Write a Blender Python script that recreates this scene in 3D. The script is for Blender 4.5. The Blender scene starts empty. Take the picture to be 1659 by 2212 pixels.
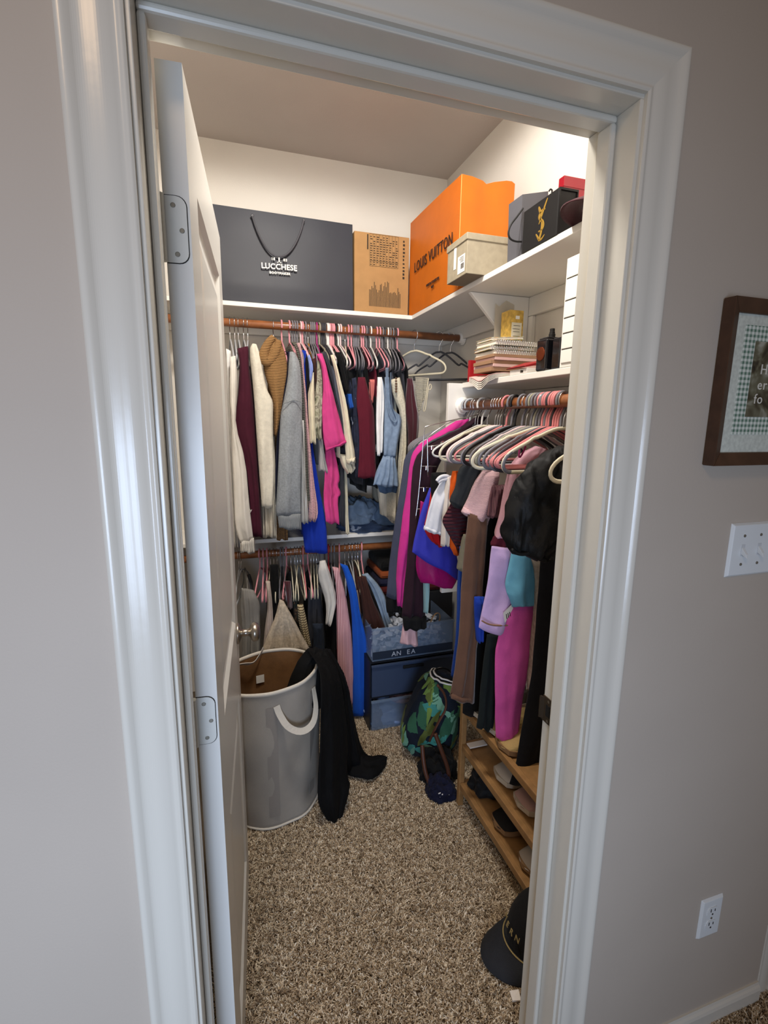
import bpy, bmesh, math, random
import numpy as np
from mathutils import Vector, Matrix, noise
random.seed(7)
SC = bpy.context.scene
COL = SC.collection
PI = math.pi

# ------------------------------------------------------------------ camera
CAM_P = Vector((0.0822, -0.7024, 1.5383)); YAW, PITCH, ROLL, FPX = -0.31, -0.1855, 0.0119, 1053.9
_cy, _sy = math.cos(YAW), math.sin(YAW)
FWD = Vector((-_sy*math.cos(PITCH), _cy*math.cos(PITCH), math.sin(PITCH)))
_r = Vector((_cy, _sy, 0)); _u = _r.cross(FWD)
RGT = math.cos(ROLL)*_r + math.sin(ROLL)*_u
UPV = -math.sin(ROLL)*_r + math.cos(ROLL)*_u
cd = bpy.data.cameras.new('camera'); cam = bpy.data.objects.new('camera', cd); COL.objects.link(cam)
cd.sensor_fit = 'VERTICAL'; cd.sensor_height = 36.0; cd.lens = FPX/2212*36.0; cd.clip_start = 0.02
M = Matrix.Identity(4)
for i, ax in enumerate((RGT, UPV, -FWD)):
    for j in range(3): M[j][i] = ax[j]
M.translation = CAM_P; cam.matrix_world = M
SC.camera = cam

# ------------------------------------------------------------------ world, lights, exposure
w = bpy.data.worlds.new('world'); SC.world = w; w.use_nodes = True
w.node_tree.nodes['Background'].inputs[0].default_value = (1.0, 0.79, 0.62, 1)
w.node_tree.nodes['Background'].inputs[1].default_value = 0.12
def light(name, kind, loc, energy, col, **kw):
    d = bpy.data.lights.new(name, kind); d.energy = energy; d.color = col
    for k, v in kw.items(): setattr(d, k, v)
    o = bpy.data.objects.new(name, d); COL.objects.link(o); o.location = loc
    return o
# closet ceiling lamp: shines into the lower half space
light('closet_ceiling_lamp', 'SPOT', (0.40, 0.56, 2.80), 92, (1.0, 0.945, 0.87), spot_size=PI, spot_blend=0.12, shadow_soft_size=0.12)
# daylight from the bedroom window behind and left of the camera
wl = light('bedroom_window', 'AREA', (-.42, -2.4, .95), 13, (0.60, 0.75, 1.0), shape='RECTANGLE', size=1.0, size_y=1.1, spread=math.radians(80))
wl.rotation_euler = (Vector((-.05, 0, .88)) - Vector(wl.location)).to_track_quat('-Z', 'Y').to_euler()
# added unseen fill above and behind the camera, warms the upper bedroom wall
light('bedroom_warm_fill', 'AREA', (-.35, -1.15, 2.70), 7.5, (1.0, 0.68, 0.40), shape='DISK', size=.45)
vs = SC.view_settings; vs.view_transform = 'Standard'; vs.look = 'None'; vs.gamma = 1.0; vs.use_curve_mapping = False
vs.exposure = 0.0

# ------------------------------------------------------------------ helpers
def at(u, v, y):
    """surveyed point of the place that stands at depth y"""
    d = FWD + RGT*((u-829.5)/FPX) - UPV*((v-1106)/FPX)
    return CAM_P + d*((y-CAM_P.y)/d.y)
def atx(u, v, x):
    d = FWD + RGT*((u-829.5)/FPX) - UPV*((v-1106)/FPX)
    return CAM_P + d*((x-CAM_P.x)/d.x)
def atz(u, v, z):
    d = FWD + RGT*((u-829.5)/FPX) - UPV*((v-1106)/FPX)
    return CAM_P + d*((z-CAM_P.z)/d.z)
def lin(c):
    if isinstance(c, str):
        c = c.lstrip('#'); c = [int(c[i:i+2], 16)/255 for i in (0, 2, 4)]
    return tuple(((x/12.92) if x <= .04045 else ((x+.055)/1.055)**2.4) for x in c) + (1,)
MATS = {}
def mat(name, col, rough=.6, metal=0., bump=0., bscale=200., var=0., vscale=8., spec=.4, sheen=0., trans=0., alpha=1., fn=None, coat=0., detail=3, crease=0., cscale=16.):
    """a procedural material: base colour with noise variation, fine bump relief"""
    if name in MATS: return MATS[name]
    m = bpy.data.materials.new(name); m.use_nodes = True; nt = m.node_tree; N = nt.nodes; Lk = nt.links
    b = N['Principled BSDF']; c = lin(col)
    b.inputs['Base Color'].default_value = c; b.inputs['Roughness'].default_value = rough
    b.inputs['Metallic'].default_value = metal; b.inputs['Specular IOR Level'].default_value = spec
    b.inputs['Sheen Weight'].default_value = sheen; b.inputs['Alpha'].default_value = alpha
    b.inputs['Transmission Weight'].default_value = trans; b.inputs['Coat Weight'].default_value = coat
    tc = N.new('ShaderNodeTexCoord')
    if var:
        n = N.new('ShaderNodeTexNoise'); n.inputs['Scale'].default_value = vscale; n.inputs['Detail'].default_value = detail
        Lk.new(tc.outputs['Object'], n.inputs['Vector'])
        rp = N.new('ShaderNodeValToRGB'); rp.color_ramp.elements[0].position = .3; rp.color_ramp.elements[1].position = .7
        rp.color_ramp.elements[0].color = tuple(max(0, x*(1-var)) for x in c[:3])+(1,)
        rp.color_ramp.elements[1].color = tuple(min(1, x*(1+var)) for x in c[:3])+(1,)
        Lk.new(n.outputs['Fac'], rp.inputs[0]); Lk.new(rp.outputs[0], b.inputs['Base Color'])
    if bump:
        n2 = N.new('ShaderNodeTexNoise'); n2.inputs['Scale'].default_value = bscale; n2.inputs['Detail'].default_value = 2
        Lk.new(tc.outputs['Object'], n2.inputs['Vector'])
        bp = N.new('ShaderNodeBump'); bp.inputs['Strength'].default_value = bump; bp.inputs['Distance'].default_value = .002
        Lk.new(n2.outputs['Fac'], bp.inputs['Height']); Lk.new(bp.outputs[0], b.inputs['Normal'])
    if fn: fn(nt, b, tc)
    if crease:     # soft creases in the cloth, under the fine relief
        n3 = N.new('ShaderNodeTexNoise'); n3.inputs['Scale'].default_value = cscale; n3.inputs['Detail'].default_value = 2; n3.inputs['Distortion'].default_value = .8
        mp = N.new('ShaderNodeMapping'); mp.inputs['Scale'].default_value = (1, 1, .45); Lk.new(tc.outputs['Object'], mp.inputs[0]); Lk.new(mp.outputs[0], n3.inputs['Vector'])
        b3 = N.new('ShaderNodeBump'); b3.inputs['Strength'].default_value = crease; b3.inputs['Distance'].default_value = .012; Lk.new(n3.outputs['Fac'], b3.inputs['Height'])
        bl = [x for x in N if x.type == 'BUMP' and x != b3]
        if bl: Lk.new(b3.outputs[0], bl[0].inputs['Normal'])
        else: Lk.new(b3.outputs[0], b.inputs['Normal'])
    MATS[name] = m
    return m
def stripes(col2, axis='X', freq=60., width=.5, wobble=0.):
    """woven stripes of a second colour"""
    def f(nt, b, tc):
        N, Lk = nt.nodes, nt.links
        s = N.new('ShaderNodeSeparateXYZ'); Lk.new(tc.outputs['Object'], s.inputs[0])
        src = s.outputs[axis]
        m1 = N.new('ShaderNodeMath'); m1.operation = 'MULTIPLY'; m1.inputs[1].default_value = freq; Lk.new(src, m1.inputs[0])
        m2 = N.new('ShaderNodeMath'); m2.operation = 'FRACT'; Lk.new(m1.outputs[0], m2.inputs[0])
        m3 = N.new('ShaderNodeMath'); m3.operation = 'GREATER_THAN'; m3.inputs[1].default_value = width; Lk.new(m2.outputs[0], m3.inputs[0])
        mx = N.new('ShaderNodeMix'); mx.data_type = 'RGBA'; mx.inputs[6].default_value = b.inputs['Base Color'].default_value
        mx.inputs[7].default_value = lin(col2); Lk.new(m3.outputs[0], mx.inputs[0]); Lk.new(mx.outputs[2], b.inputs['Base Color'])
    return f
def ribs(axis='X', freq=120., strength=.6, dist=.003):
    """knitted or woven ribs as relief"""
    def f(nt, b, tc):
        N, Lk = nt.nodes, nt.links
        s = N.new('ShaderNodeSeparateXYZ'); Lk.new(tc.outputs['Object'], s.inputs[0])
        m1 = N.new('ShaderNodeMath'); m1.operation = 'MULTIPLY'; m1.inputs[1].default_value = freq*2*PI; Lk.new(s.outputs[axis], m1.inputs[0])
        m2 = N.new('ShaderNodeMath'); m2.operation = 'SINE'; Lk.new(m1.outputs[0], m2.inputs[0])
        bp = N.new('ShaderNodeBump'); bp.inputs['Strength'].default_value = strength; bp.inputs['Distance'].default_value = dist
        Lk.new(m2.outputs[0], bp.inputs['Height']); Lk.new(bp.outputs[0], b.inputs['Normal'])
    return f
def blotch(cols, scale=14., kind='VORONOI', dist=1.):
    """a print of blotches in several colours"""
    def f(nt, b, tc):
        N, Lk = nt.nodes, nt.links
        nz = N.new('ShaderNodeTexNoise'); nz.inputs['Scale'].default_value = scale; nz.inputs['Detail'].default_value = 2.5; nz.inputs['Distortion'].default_value = dist
        Lk.new(tc.outputs['Object'], nz.inputs['Vector'])
        rp = N.new('ShaderNodeValToRGB'); e = rp.color_ramp.elements; rp.color_ramp.interpolation = 'CONSTANT' if kind == 'C' else 'LINEAR'
        n = len(cols)
        while len(e) < n: e.new(.5)
        for i, c in enumerate(cols):
            e[i].position = .33 + .36*i/max(1, n-1); e[i].color = lin(c)
        Lk.new(nz.outputs['Fac'], rp.inputs[0]); Lk.new(rp.outputs[0], b.inputs['Base Color'])
    return f

WORG = {}
def obj(name, vs_, fs, m, parent=None, smooth=False, bevel=0., kind=None, seg=2, cent=True):
    """links vertices and faces in world coordinates as one mesh object whose origin is at its base"""
    V = np.array([tuple(v) for v in vs_], dtype=float)
    o0 = np.array([(V[:, 0].min()+V[:, 0].max())/2, (V[:, 1].min()+V[:, 1].max())/2, V[:, 2].min()]) if cent else np.zeros(3)
    me = bpy.data.meshes.new(name); me.from_pydata((V-o0).tolist(), [], [tuple(f) for f in fs])
    me.materials.append(m)
    if smooth: me.polygons.foreach_set('use_smooth', [True]*len(me.polygons))
    bm = bmesh.new(); bm.from_mesh(me); bmesh.ops.recalc_face_normals(bm, faces=bm.faces); bm.to_mesh(me); bm.free()
    o = bpy.data.objects.new(name, me); COL.objects.link(o)
    po = np.zeros(3)
    if parent is not None:
        o.parent = parent; po = WORG[parent.name]
    o.location = o0-po; WORG[o.name] = o0
    if bevel:
        b = o.modifiers.new('bevel', 'BEVEL'); b.width = bevel; b.segments = seg; b.limit_method = 'ANGLE'; b.angle_limit = math.radians(40)
    if kind: o['kind'] = kind
    return o
def thing(name, loc, label, cat, group=None):
    o = bpy.data.objects.new(name, None); COL.objects.link(o); o.location = loc; o.empty_display_size = .05
    WORG[o.name] = np.array(loc, dtype=float); tag(o, label, cat, group); return o
def tag(o, label, cat, group=None):
    o['label'] = label; o['category'] = cat
    if group: o['group'] = group
    return o
class MB:
    """collects shapes of one mesh"""
    def __init__(s): s.v = []; s.f = []
    def add(s, v, f):
        k = len(s.v); s.v += [tuple(x) for x in v]; s.f += [tuple(i+k for i in q) for q in f]; return s
    def box(s, a, b):
        x0, y0, z0 = a; x1, y1, z1 = b
        return s.add([(x0,y0,z0),(x1,y0,z0),(x1,y1,z0),(x0,y1,z0),(x0,y0,z1),(x1,y0,z1),(x1,y1,z1),(x0,y1,z1)],
                     [(0,3,2,1),(4,5,6,7),(0,1,5,4),(1,2,6,5),(2,3,7,6),(3,0,4,7)])
    def hexa(s, p):   # eight corners, bottom ring then top ring
        return s.add(p, [(0,3,2,1),(4,5,6,7),(0,1,5,4),(1,2,6,5),(2,3,7,6),(3,0,4,7)])
    def prism(s, pts, off):   # planar outline extruded by a vector
        n = len(pts); off = Vector(off)
        return s.add([Vector(p) for p in pts]+[Vector(p)+off for p in pts], [tuple(range(n))[::-1], tuple(range(n, 2*n))]+[(i, (i+1) % n, n+(i+1) % n, n+i) for i in range(n)])
    def tube(s, path, r, n=8, closed=False, ry=None, up=None):
        P = [Vector(p) for p in path]; k = len(P); ring = []
        prev = None
        for i in range(k):
            a = P[(i-1) % k] if closed or i else P[i]; b = P[(i+1) % k] if closed or i < k-1 else P[i]
            t = (b-a).normalized() if (b-a).length > 1e-9 else Vector((0, 0, 1))
            if up is not None: nn = Vector(up).cross(t)
            else:
                ref = prev if prev is not None else (Vector((0, 0, 1)) if abs(t.z) < .9 else Vector((1, 0, 0)))
                nn = ref - t*ref.dot(t) if prev is not None else ref.cross(t)
            if nn.length < 1e-6: nn = Vector((1, 0, 0)).cross(t)
            nn.normalize(); bb = t.cross(nn); prev = nn
            ri = r[i] if hasattr(r, '__len__') else r; rj = ri if ry is None else (ry[i] if hasattr(ry, '__len__') else ry)
            ring += [P[i] + nn*(ri*math.cos(2*PI*j/n)) + bb*(rj*math.sin(2*PI*j/n)) for j in range(n)]
        F = []
        for i in range(k if closed else k-1):
            for j in range(n):
                a, b = i*n, ((i+1) % k)*n; F.append((a+j, a+(j+1) % n, b+(j+1) % n, b+j))
        if not closed: F += [tuple(range(n))[::-1], tuple(range((k-1)*n, k*n))]
        return s.add(ring, F)
    def lathe(s, c, prof, n=24, axis='Z', caps=True):
        c = Vector(c); V = []; F = []
        for (r, h) in prof:
            for j in range(n):
                a = 2*PI*j/n; x, y = r*math.cos(a), r*math.sin(a)
                V.append(c+Vector({'Z': (x, y, h), 'Y': (x, h, y), 'X': (h, x, y)}[axis]))
        for i in range(len(prof)-1):
            for j in range(n): F.append((i*n+j, i*n+(j+1) % n, (i+1)*n+(j+1) % n, (i+1)*n+j))
        if caps: F += [tuple(range(n))[::-1], tuple(range((len(prof)-1)*n, len(prof)*n))]
        return s.add(V, F)
    def build(s, name, m, parent=None, **kw): return obj(name, s.v, s.f, m, parent, **kw)
def B(name, a, b, m, parent=None, **kw): return MB().box(a, b).build(name, m, parent, **kw)
def resample(P, n):
    P = [Vector(p) for p in P]
    if len(P) == 1: return [P[0].copy() for _ in range(n)]
    d = [0]
    for a, b in zip(P, P[1:]): d.append(d[-1]+(b-a).length)
    out = []; T = d[-1] or 1
    for i in range(n):
        t = T*i/(n-1); j = 0
        while j < len(d)-2 and d[j+1] < t: j += 1
        s = (t-d[j])/((d[j+1]-d[j]) or 1); out.append(P[j].lerp(P[j+1], s))
    return out
def smooth_path(P, it=2):
    P = [Vector(p) for p in P]
    for _ in range(it):
        Q = [P[0]]
        for a, b in zip(P, P[1:]): Q += [a.lerp(b, .25), a.lerp(b, .75)]
        P = Q+[P[-1]]
    return P
def drape(name, L, R, m, parent=None, N=(0, -1, 0), th=.018, nr=40, nc=18, amp=.008, k=2.5, ph=None, wr=.006, wf=9., grow=True, smooth=1, cols=None, bulge=.6):
    """a hanging double layer of cloth between two edges, with folds running down it and small wrinkles"""
    if smooth: L, R = smooth_path(L, smooth), smooth_path(R, smooth)
    L, R = resample(L, nr), resample(R, nr); N = Vector(N).normalized()
    ph = random.uniform(0, 6.3) if ph is None else ph
    V = []; F = []; sd = Vector((random.uniform(0, 50),)*3)
    for i in range(nr):
        t = i/(nr-1); g = (.25+.75*t) if grow else 1
        ends = min(1, .35+t*6) * min(1, .55+(1-t)*8)
        fr, bk = [], []
        for c in range(nc+1):
            s = c/nc; p = L[i].lerp(R[i], s)
            h = th*(math.sin(PI*min(max(s, .0), 1))**bulge)*ends
            o = amp*g*math.sin(2*PI*k*s+ph+.5*t+1.4*noise.noise(Vector((t*2.2, s*1.3, ph))))*(.75+.9*noise.noise(Vector((s*2.6, t*1.7, ph+9))))
            q = Vector((p.x, p.y, p.z*.6))
            o += wr*noise.noise(q*wf+sd) + wr*.6*noise.noise(q*(wf*2.4)+sd) + amp*.18*g*math.sin(2*PI*(k*2.3)*s+ph*1.7-1.1*t)
            p = p + Vector((0, 0, (.004*math.sin(9*s+ph)) if t == 1 else 0))
            fr.append(p+N*(h+o+.0012))
            bk.append(p-N*(h-o+.0012))
        V += fr+bk[::-1]
    n = 2*(nc+1)
    for i in range(nr-1):
        for j in range(n): F.append((i*n+j, i*n+(j+1) % n, (i+1)*n+(j+1) % n, (i+1)*n+j))
    for base in (0, (nr-1)*n):
        for c in range(nc): F.append((base+c, base+c+1, base+n-2-c, base+n-1-c))
    return obj(name, V, F, m, parent, smooth=True)
def text(body, size, org, ex, ey, m, parent, name='lettering', ext=.0006, align='CENTER', sx=1.0, space=1.0, bold=0.):
    """flat raised lettering; ex and ey span the face it is printed on"""
    cu = bpy.data.curves.new('t', 'FONT'); cu.body = body; cu.size = size; cu.align_x = align; cu.extrude = ext; cu.space_character = space; cu.offset = bold; cu.resolution_u = 3
    to = bpy.data.objects.new('t', cu); COL.objects.link(to); bpy.context.view_layer.update()
    me = bpy.data.meshes.new_from_object(to.evaluated_get(bpy.context.evaluated_depsgraph_get()))
    ex, ey = Vector(ex).normalized(), Vector(ey).normalized(); ez = ex.cross(ey); org = Vector(org)
    V = [org+ex*(v.co.x*sx)+ey*v.co.y+ez*v.co.z for v in me.vertices]; F = [tuple(p.vertices) for p in me.polygons]
    COL.objects.unlink(to); bpy.data.objects.remove(to)
    bpy.data.meshes.remove(me)
    return obj(name, V, F, m, parent)
def dup(o, delta, parent=None):
    """a copy of a thing with copies of its parts, moved by a vector"""
    c = o.copy(); COL.objects.link(c)
    if parent is None: c.location = Vector(o.location)+Vector(delta)
    else: c.parent = parent
    WORG[c.name] = WORG[o.name]+np.array(tuple(delta))
    for ch in o.children: dup(ch, delta, c)
    return c

# ------------------------------------------------------------------ dimensions (metres; y runs into the closet, floor z = 0)
W, HD, WT = 0.717, 2.034, 0.116        # opening between jambs, head height, wall thickness
XR, YB, ZC, XL = 1.3127, 2.0577, 2.856, -0.42
ZS, SD = 2.043, 0.31                   # underside of upper shelf, its depth

# ------------------------------------------------------------------ surfaces
def wallmat(name, col, sc=260, b=.12): return mat(name, col, .62, bump=b, bscale=sc, var=.03, vscale=3)
M_WALL = wallmat('greige_wall_paint', '#bbb0a3')
M_CLOSET = wallmat('cream_closet_paint', '#dcd7cf', 220, .2)
M_CEIL = wallmat('ceiling_paint', '#c3bbb5', 160, .25)
M_TRIM = mat('semi_gloss_trim_paint', '#d8d4c9', .22, spec=.5, bump=.05, bscale=60)
M_DOOR = mat('semi_gloss_door_paint', '#d6d5d0', .3, spec=.5, bump=.05, bscale=90)
M_SHELF = mat('white_shelf_melamine', '#e9e5dd', .4)
M_ROD = mat('varnished_wood_rod', '#8a5430', .32, var=.25, vscale=30, coat=.2)
M_CHROME = mat('chrome_wire', '#c8c8cc', .18, 1.)
M_NICKEL = mat('satin_nickel', '#b6aea2', .3, 1.)
M_FLOOR = mat('carpet_backing', '#5d5142', .95)
def struct(o): o['kind'] = 'structure'; return o
# bedroom side of the door wall, cut round the opening
struct(B('wall_bedroom_left', (-1.9, 0, 0), (-.02, WT, 3.2), M_WALL))
struct(B('wall_bedroom_right', (W+.02, 0, 0), (1.383, WT, 3.2), M_WALL))
struct(B('wall_bedroom_head', (-.02, 0, HD+.02), (W+.02, WT, 3.2), M_WALL))
# closet shell
struct(B('wall_closet_back', (XL-.1, YB, 0), (XR+.1, YB+.1, ZC+.1), M_CLOSET))
struct(B('wall_closet_right', (XR, WT+.002, 0), (XR+.07, YB, ZC+.1), M_CLOSET))
struct(B('wall_closet_left', (XL-.1, WT+.002, 0), (XL, YB, ZC+.1), M_CLOSET))
struct(B('wall_closet_front_left', (XL, WT+.0005, 0), (-.021, WT+.006, ZC), M_CLOSET))
struct(B('wall_closet_front_right', (W+.021, WT+.0005, 0), (XR, WT+.006, ZC), M_CLOSET))
struct(B('wall_closet_front_head', (-.02, WT+.0005, HD+.021), (W+.02, WT+.006, ZC), M_CLOSET))
struct(B('ceiling', (XL-.1, WT, ZC), (XR+.1, YB+.1, ZC+.1), M_CEIL))
struct(B('floor', (-1.9, -1.6, -.05), (2.2, YB+.1, 0), M_FLOOR))
# wall beyond the outside corner of the bedroom
struct(B('wall_bedroom_return', (1.383, .30, 0), (2.2, .40, 3.2), M_WALL))

# ------------------------------------------------------------------ door frame
DJ = thing('door_frame', (W/2, 0, 0), '', 'x'); del DJ['label'], DJ['category']; DJ['kind'] = 'structure'
DJ.name = 'door_1'; WORG['door_1'] = np.array((W/2, 0, 0))
B('jamb', (-.02, -.0005, 0), (0, WT+.001, HD), M_TRIM, DJ, bevel=.0015)
B('jamb', (W, -.0005, 0), (W+.02, WT+.001, HD), M_TRIM, DJ, bevel=.0015)
B('jamb', (-.02, -.0005, HD), (W+.02, WT+.001, HD+.02), M_TRIM, DJ, bevel=.0015)
def stopm(a, b): return B('door_stop', a, b, M_TRIM, DJ, bevel=.004)
stopm((0, .046, 0), (.011, .081, HD-.011)); stopm((W-.011, .046, 0), (W, .081, HD-.011)); stopm((0, .046, HD-.011), (W, .081, HD))
# moulded casing: profile swept round the opening with mitred corners
PROF = [(.006, 0), (.006, -.008), (.010, -.0105), (.014, -.0085), (.017, -.0085), (.024, -.011), (.034, -.0125), (.046, -.0115), (.056, -.0125), (.062, -.0165), (.066, -.0185), (.071, -.0185), (.0735, -.0165), (.0735, 0)]
_p = [Vector((a, b, 0)) for a, b in PROF]; PROF = [(v.x, v.y) for v in ([_p[0]] + smooth_path(_p[1:-1], 2) + [_p[-1]])]
def casing(name, x0, x1, ztop, yoff=0., side='L', parent=None):
    V = []; n = len(PROF)
    for (d, h) in PROF:
        if side == 'L': V += [(x0-d, yoff+h, 0), (x0-d, yoff+h, ztop+d)]
        elif side == 'R': V += [(x1+d, yoff+h, 0), (x1+d, yoff+h, ztop+d)]
        else: V += [(x0-d, yoff+h, ztop+d), (x1+d, yoff+h, ztop+d)]
    F = [(2*i, 2*i+1, 2*((i+1) % n)+1, 2*((i+1) % n)) for i in range(n)] + [tuple(2*i for i in range(n)), tuple(2*i+1 for i in range(n))]
    return obj(name, V, F, M_TRIM, parent)
for i, s_ in enumerate('LRT'): struct(casing('trim_%d' % (i+1), 0, W, HD, 0, s_))
# strike plate on the right jamb
sp = B('strike_plate', (W-.0015, .082, .895), (W+.001, .118, .955), mat('aged_brass_plate', '#6d6255', .4, 1.), DJ, bevel=.0006)
B('latch_hole', (W-.0022, .092, .912), (W-.001, .106, .938), mat('dark_recess', '#0c0b0a', .9), sp)
MB().prism([(W-.0012, .112, .90), (W-.0012, .123, .90), (W-.007, .123, .90), (W-.007, .120, .90)], (0, 0, .05)).build('strike_lip', MATS['aged_brass_plate'], sp)
for z in (.902, .948): MB().lathe((W-.0016, .098, z), [(.0035, -.0008), (.0028, .0)], 10, 'X').build('screw', M_NICKEL, sp)

# ------------------------------------------------------------------ door leaf, opened into the closet
DA = (0.0105, 0.122); DB = (0.0525, 0.800)     # hinge edge and latch edge of the far side
_d = Vector((DB[0]-DA[0], DB[1]-DA[1], 0)); DLEN = _d.length; DE = _d.normalized(); DN = Vector((DE.y, -DE.x, 0))   # DN faces the opening
DT, DZ0, DZ1 = .0355, .012, 2.018
def dpt(s, h, z): return Vector((DA[0], DA[1], 0)) + DE*s + DN*h + Vector((0, 0, z))
door = thing('door_leaf', (DA[0], DA[1], 0), 'white two-panel interior door standing open into the closet', 'door')
mb = MB()
# moulded face: stiles and rails round two recessed panels with raised fields
pan = [(.115, DLEN-.105, .145, .735), (.115, DLEN-.105, .955, 1.895)]
def face(h0, sgn):
    ss = [0, .115, DLEN-.105, DLEN]; zz = [DZ0, .145, .735, .955, 1.895, DZ1]
    for i in range(3):
        for j in range(5):
            if i == 1 and j in (1, 3): continue
            q = [dpt(ss[i], h0, zz[j]), dpt(ss[i+1], h0, zz[j]), dpt(ss[i+1], h0, zz[j+1]), dpt(ss[i], h0, zz[j+1])]
            mb.add(q, [(0, 1, 2, 3)])
    for (a, b, c, d) in pan:
        rings = [(0, 0), (.012, -.008), (.022, -.0095), (.03, -.0095), (.062, -.003), (.066, -.0025)]
        V = []; F = []
        for (ins, dep) in rings:
            h = h0+sgn*dep
            V += [dpt(a+ins, h, c+ins), dpt(b-ins, h, c+ins), dpt(b-ins, h, d-ins), dpt(a+ins, h, d-ins)]
        for r in range(len(rings)-1):
            for j in range(4): F.append((4*r+j, 4*r+(j+1) % 4, 4*r+4+(j+1) % 4, 4*r+4+j))
        r = 4*(len(rings)-1); F.append((r, r+1, r+2, r+3)); mb.add(V, F)
face(DT, 1); face(0, -1)
for a, b in (((0, DZ0), (0, DZ1)), ((0, DZ1), (DLEN, DZ1)), ((DLEN, DZ1), (DLEN, DZ0)), ((DLEN, DZ0), (0, DZ0))):
    mb.add([dpt(a[0], 0, a[1]), dpt(b[0], 0, b[1]), dpt(b[0], DT, b[1]), dpt(a[0], DT, a[1])], [(0, 1, 2, 3)])
slab = mb.build('door_slab', M_DOOR, door)
def rrect(s0, s1, z0, z1, r, n=5, left=True):
    P = [(s0, z0), (s1-r, z0)] + [(s1-r+r*math.sin(a*PI/2/n), z0+r-r*math.cos(a*PI/2/n)) for a in range(1, n+1)]
    P += [(s1, z1-r)] + [(s1-r+r*math.cos(a*PI/2/n), z1-r+r*math.sin(a*PI/2/n)) for a in range(1, n+1)] + [(s0, z1)]
    return P
M_HINGE = mat('painted_hinge', '#d0d0ca', .38, spec=.5)
M_SCREW = mat('worn_screw', '#8d8a80', .4, .6); M_SLOT = mat('screw_recess', '#3a3834', .8)
for zc in (1.805, 1.022, .24):
    # leaf let into the hinge edge of the door, with a dark joint line round it
    P = rrect(.001, .031, zc-.0445, zc+.0445, .014)
    q = [dpt(-.0006, h, z) for (h, z) in rrect(.0005, .0322, zc-.0457, zc+.0457, .0146)]
    hg = MB().prism([dpt(-.0016, h, z) for (h, z) in P], -DE*-.0014).build('hinge', M_HINGE, door)
    MB().prism(q, DE*.0004).build('mortise_line', mat('joint_shadow_gap', '#2b2a28', .9), hg)
    MB().tube([dpt(-.005, -.004, zc-.0445), dpt(-.005, -.004, zc+.0445)], .0062, 12).build('knuckle', M_HINGE, hg, smooth=False)
    MB().box((-.0005, .0815, zc-.0445), (.0015, .1205, zc+.0445)).build('jamb_leaf', M_HINGE, hg)
    for dh, dz in ((.013, .032), (.0235, -.001), (.0155, -.033)):
        sc_ = MB().lathe((0, 0, 0), [(.0036, -.0002), (.0036, .0004), (.0028, .0008)], 12, 'Y'); c = dpt(-.0016, dh, zc+dz)
        so = obj('screw', [Vector(c)+Vector((v[0], -v[1]*1, v[2])) for v in sc_.v], sc_.f, M_SCREW, hg)
# knob on the room face, rosette and rear knob
kz, ks = .905, DLEN-.062
for h0, sg in ((DT, 1), (0, -1)):
    prof = [(.030, 0), (.032, .002), (.031, .006), (.022, .010), (.0115, .013), (.0105, .030), (.013, .036), (.022, .040), (.0285, .047), (.0295, .054), (.026, .061), (.017, .066), (.004, .068)]
    V = []; n = 24
    for r, hh in prof:
        for j in range(n): V.append(dpt(ks+r*math.cos(2*PI*j/n), h0+sg*hh, kz+r*math.sin(2*PI*j/n)))
    F = [(i*n+j, i*n+(j+1) % n, (i+1)*n+(j+1) % n, (i+1)*n+j) for i in range(len(prof)-1) for j in range(n)] + [tuple(range((len(prof)-1)*n, len(prof)*n))]
    obj('door_knob', V, F, M_NICKEL, door, smooth=True)

# ------------------------------------------------------------------ shelves, rods, panels
T = .02
def shelf(name, a, b, label=None): o = B(name, a, b, M_SHELF, bevel=.002); o['kind'] = 'structure'; return o
us = MB().prism([(XL, YB-SD, ZS), (XR-SD, YB-SD, ZS), (XR-SD, WT+.006, ZS), (XR, WT+.006, ZS), (XR, YB, ZS), (XL, YB, ZS)], (0, 0, T)).build('upper_shelf', M_SHELF, bevel=.002)
tag(us, 'white L-shaped shelf running high along the closet walls, carrying bags and boxes', 'shelf')
ls = MB().box((XR-SD, WT+.007, 1.672), (XR, 1.150, 1.692)).build('short_shelf', M_SHELF, bevel=.002)
tag(ls, 'short white shelf above the near rod, holding notebooks and a perfume bottle', 'shelf')
bs = MB().box((XL, YB-SD-.01, .928), (XR-.02, YB, .948)).build('lower_shelf', M_SHELF, bevel=.002)
tag(bs, 'long white shelf halfway up the back, partly hidden by hanging clothes', 'shelf')
ep = B('end_panel', (.945, 1.152, .80), (XR, 1.172, 1.690), M_SHELF, bevel=.0015); tag(ep, 'white upright panel carrying the end of the near clothes rod', 'panel')
# wall cleats under the upper shelf and triangular bracket
struct(B('trim_5', (XL, YB-.019, ZS-.075), (XR, YB-.0005, ZS), M_SHELF, bevel=.003))
struct(B('trim_6', (XR-.019, WT+.01, ZS-.075), (XR-.0005, YB-.02, ZS), M_SHELF, bevel=.003))
struct(B('trim_7', (XR-.016, WT+.01, 1.605), (XR-.0005, 1.15, 1.671), M_SHELF, bevel=.003))
br = MB().prism([(XR-SD+.02, 1.152, ZS-.001), (XR-.02, 1.152, ZS-.001), (XR-.02, 1.152, 1.78)], (0, .02, 0)).build('shelf_bracket', M_SHELF, bevel=.002)
tag(br, 'white triangular bracket holding up the upper shelf above the yellow carton', 'bracket')
struct(B('trim_8', (XR-.0185, 1.125, 1.693), (XR-.0005, 1.20, ZS-.076), M_SHELF, bevel=.003))
RODY, RODZ = 1.778, 1.974; RX, RZ = 1.01, 1.600; LZ = .862
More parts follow.
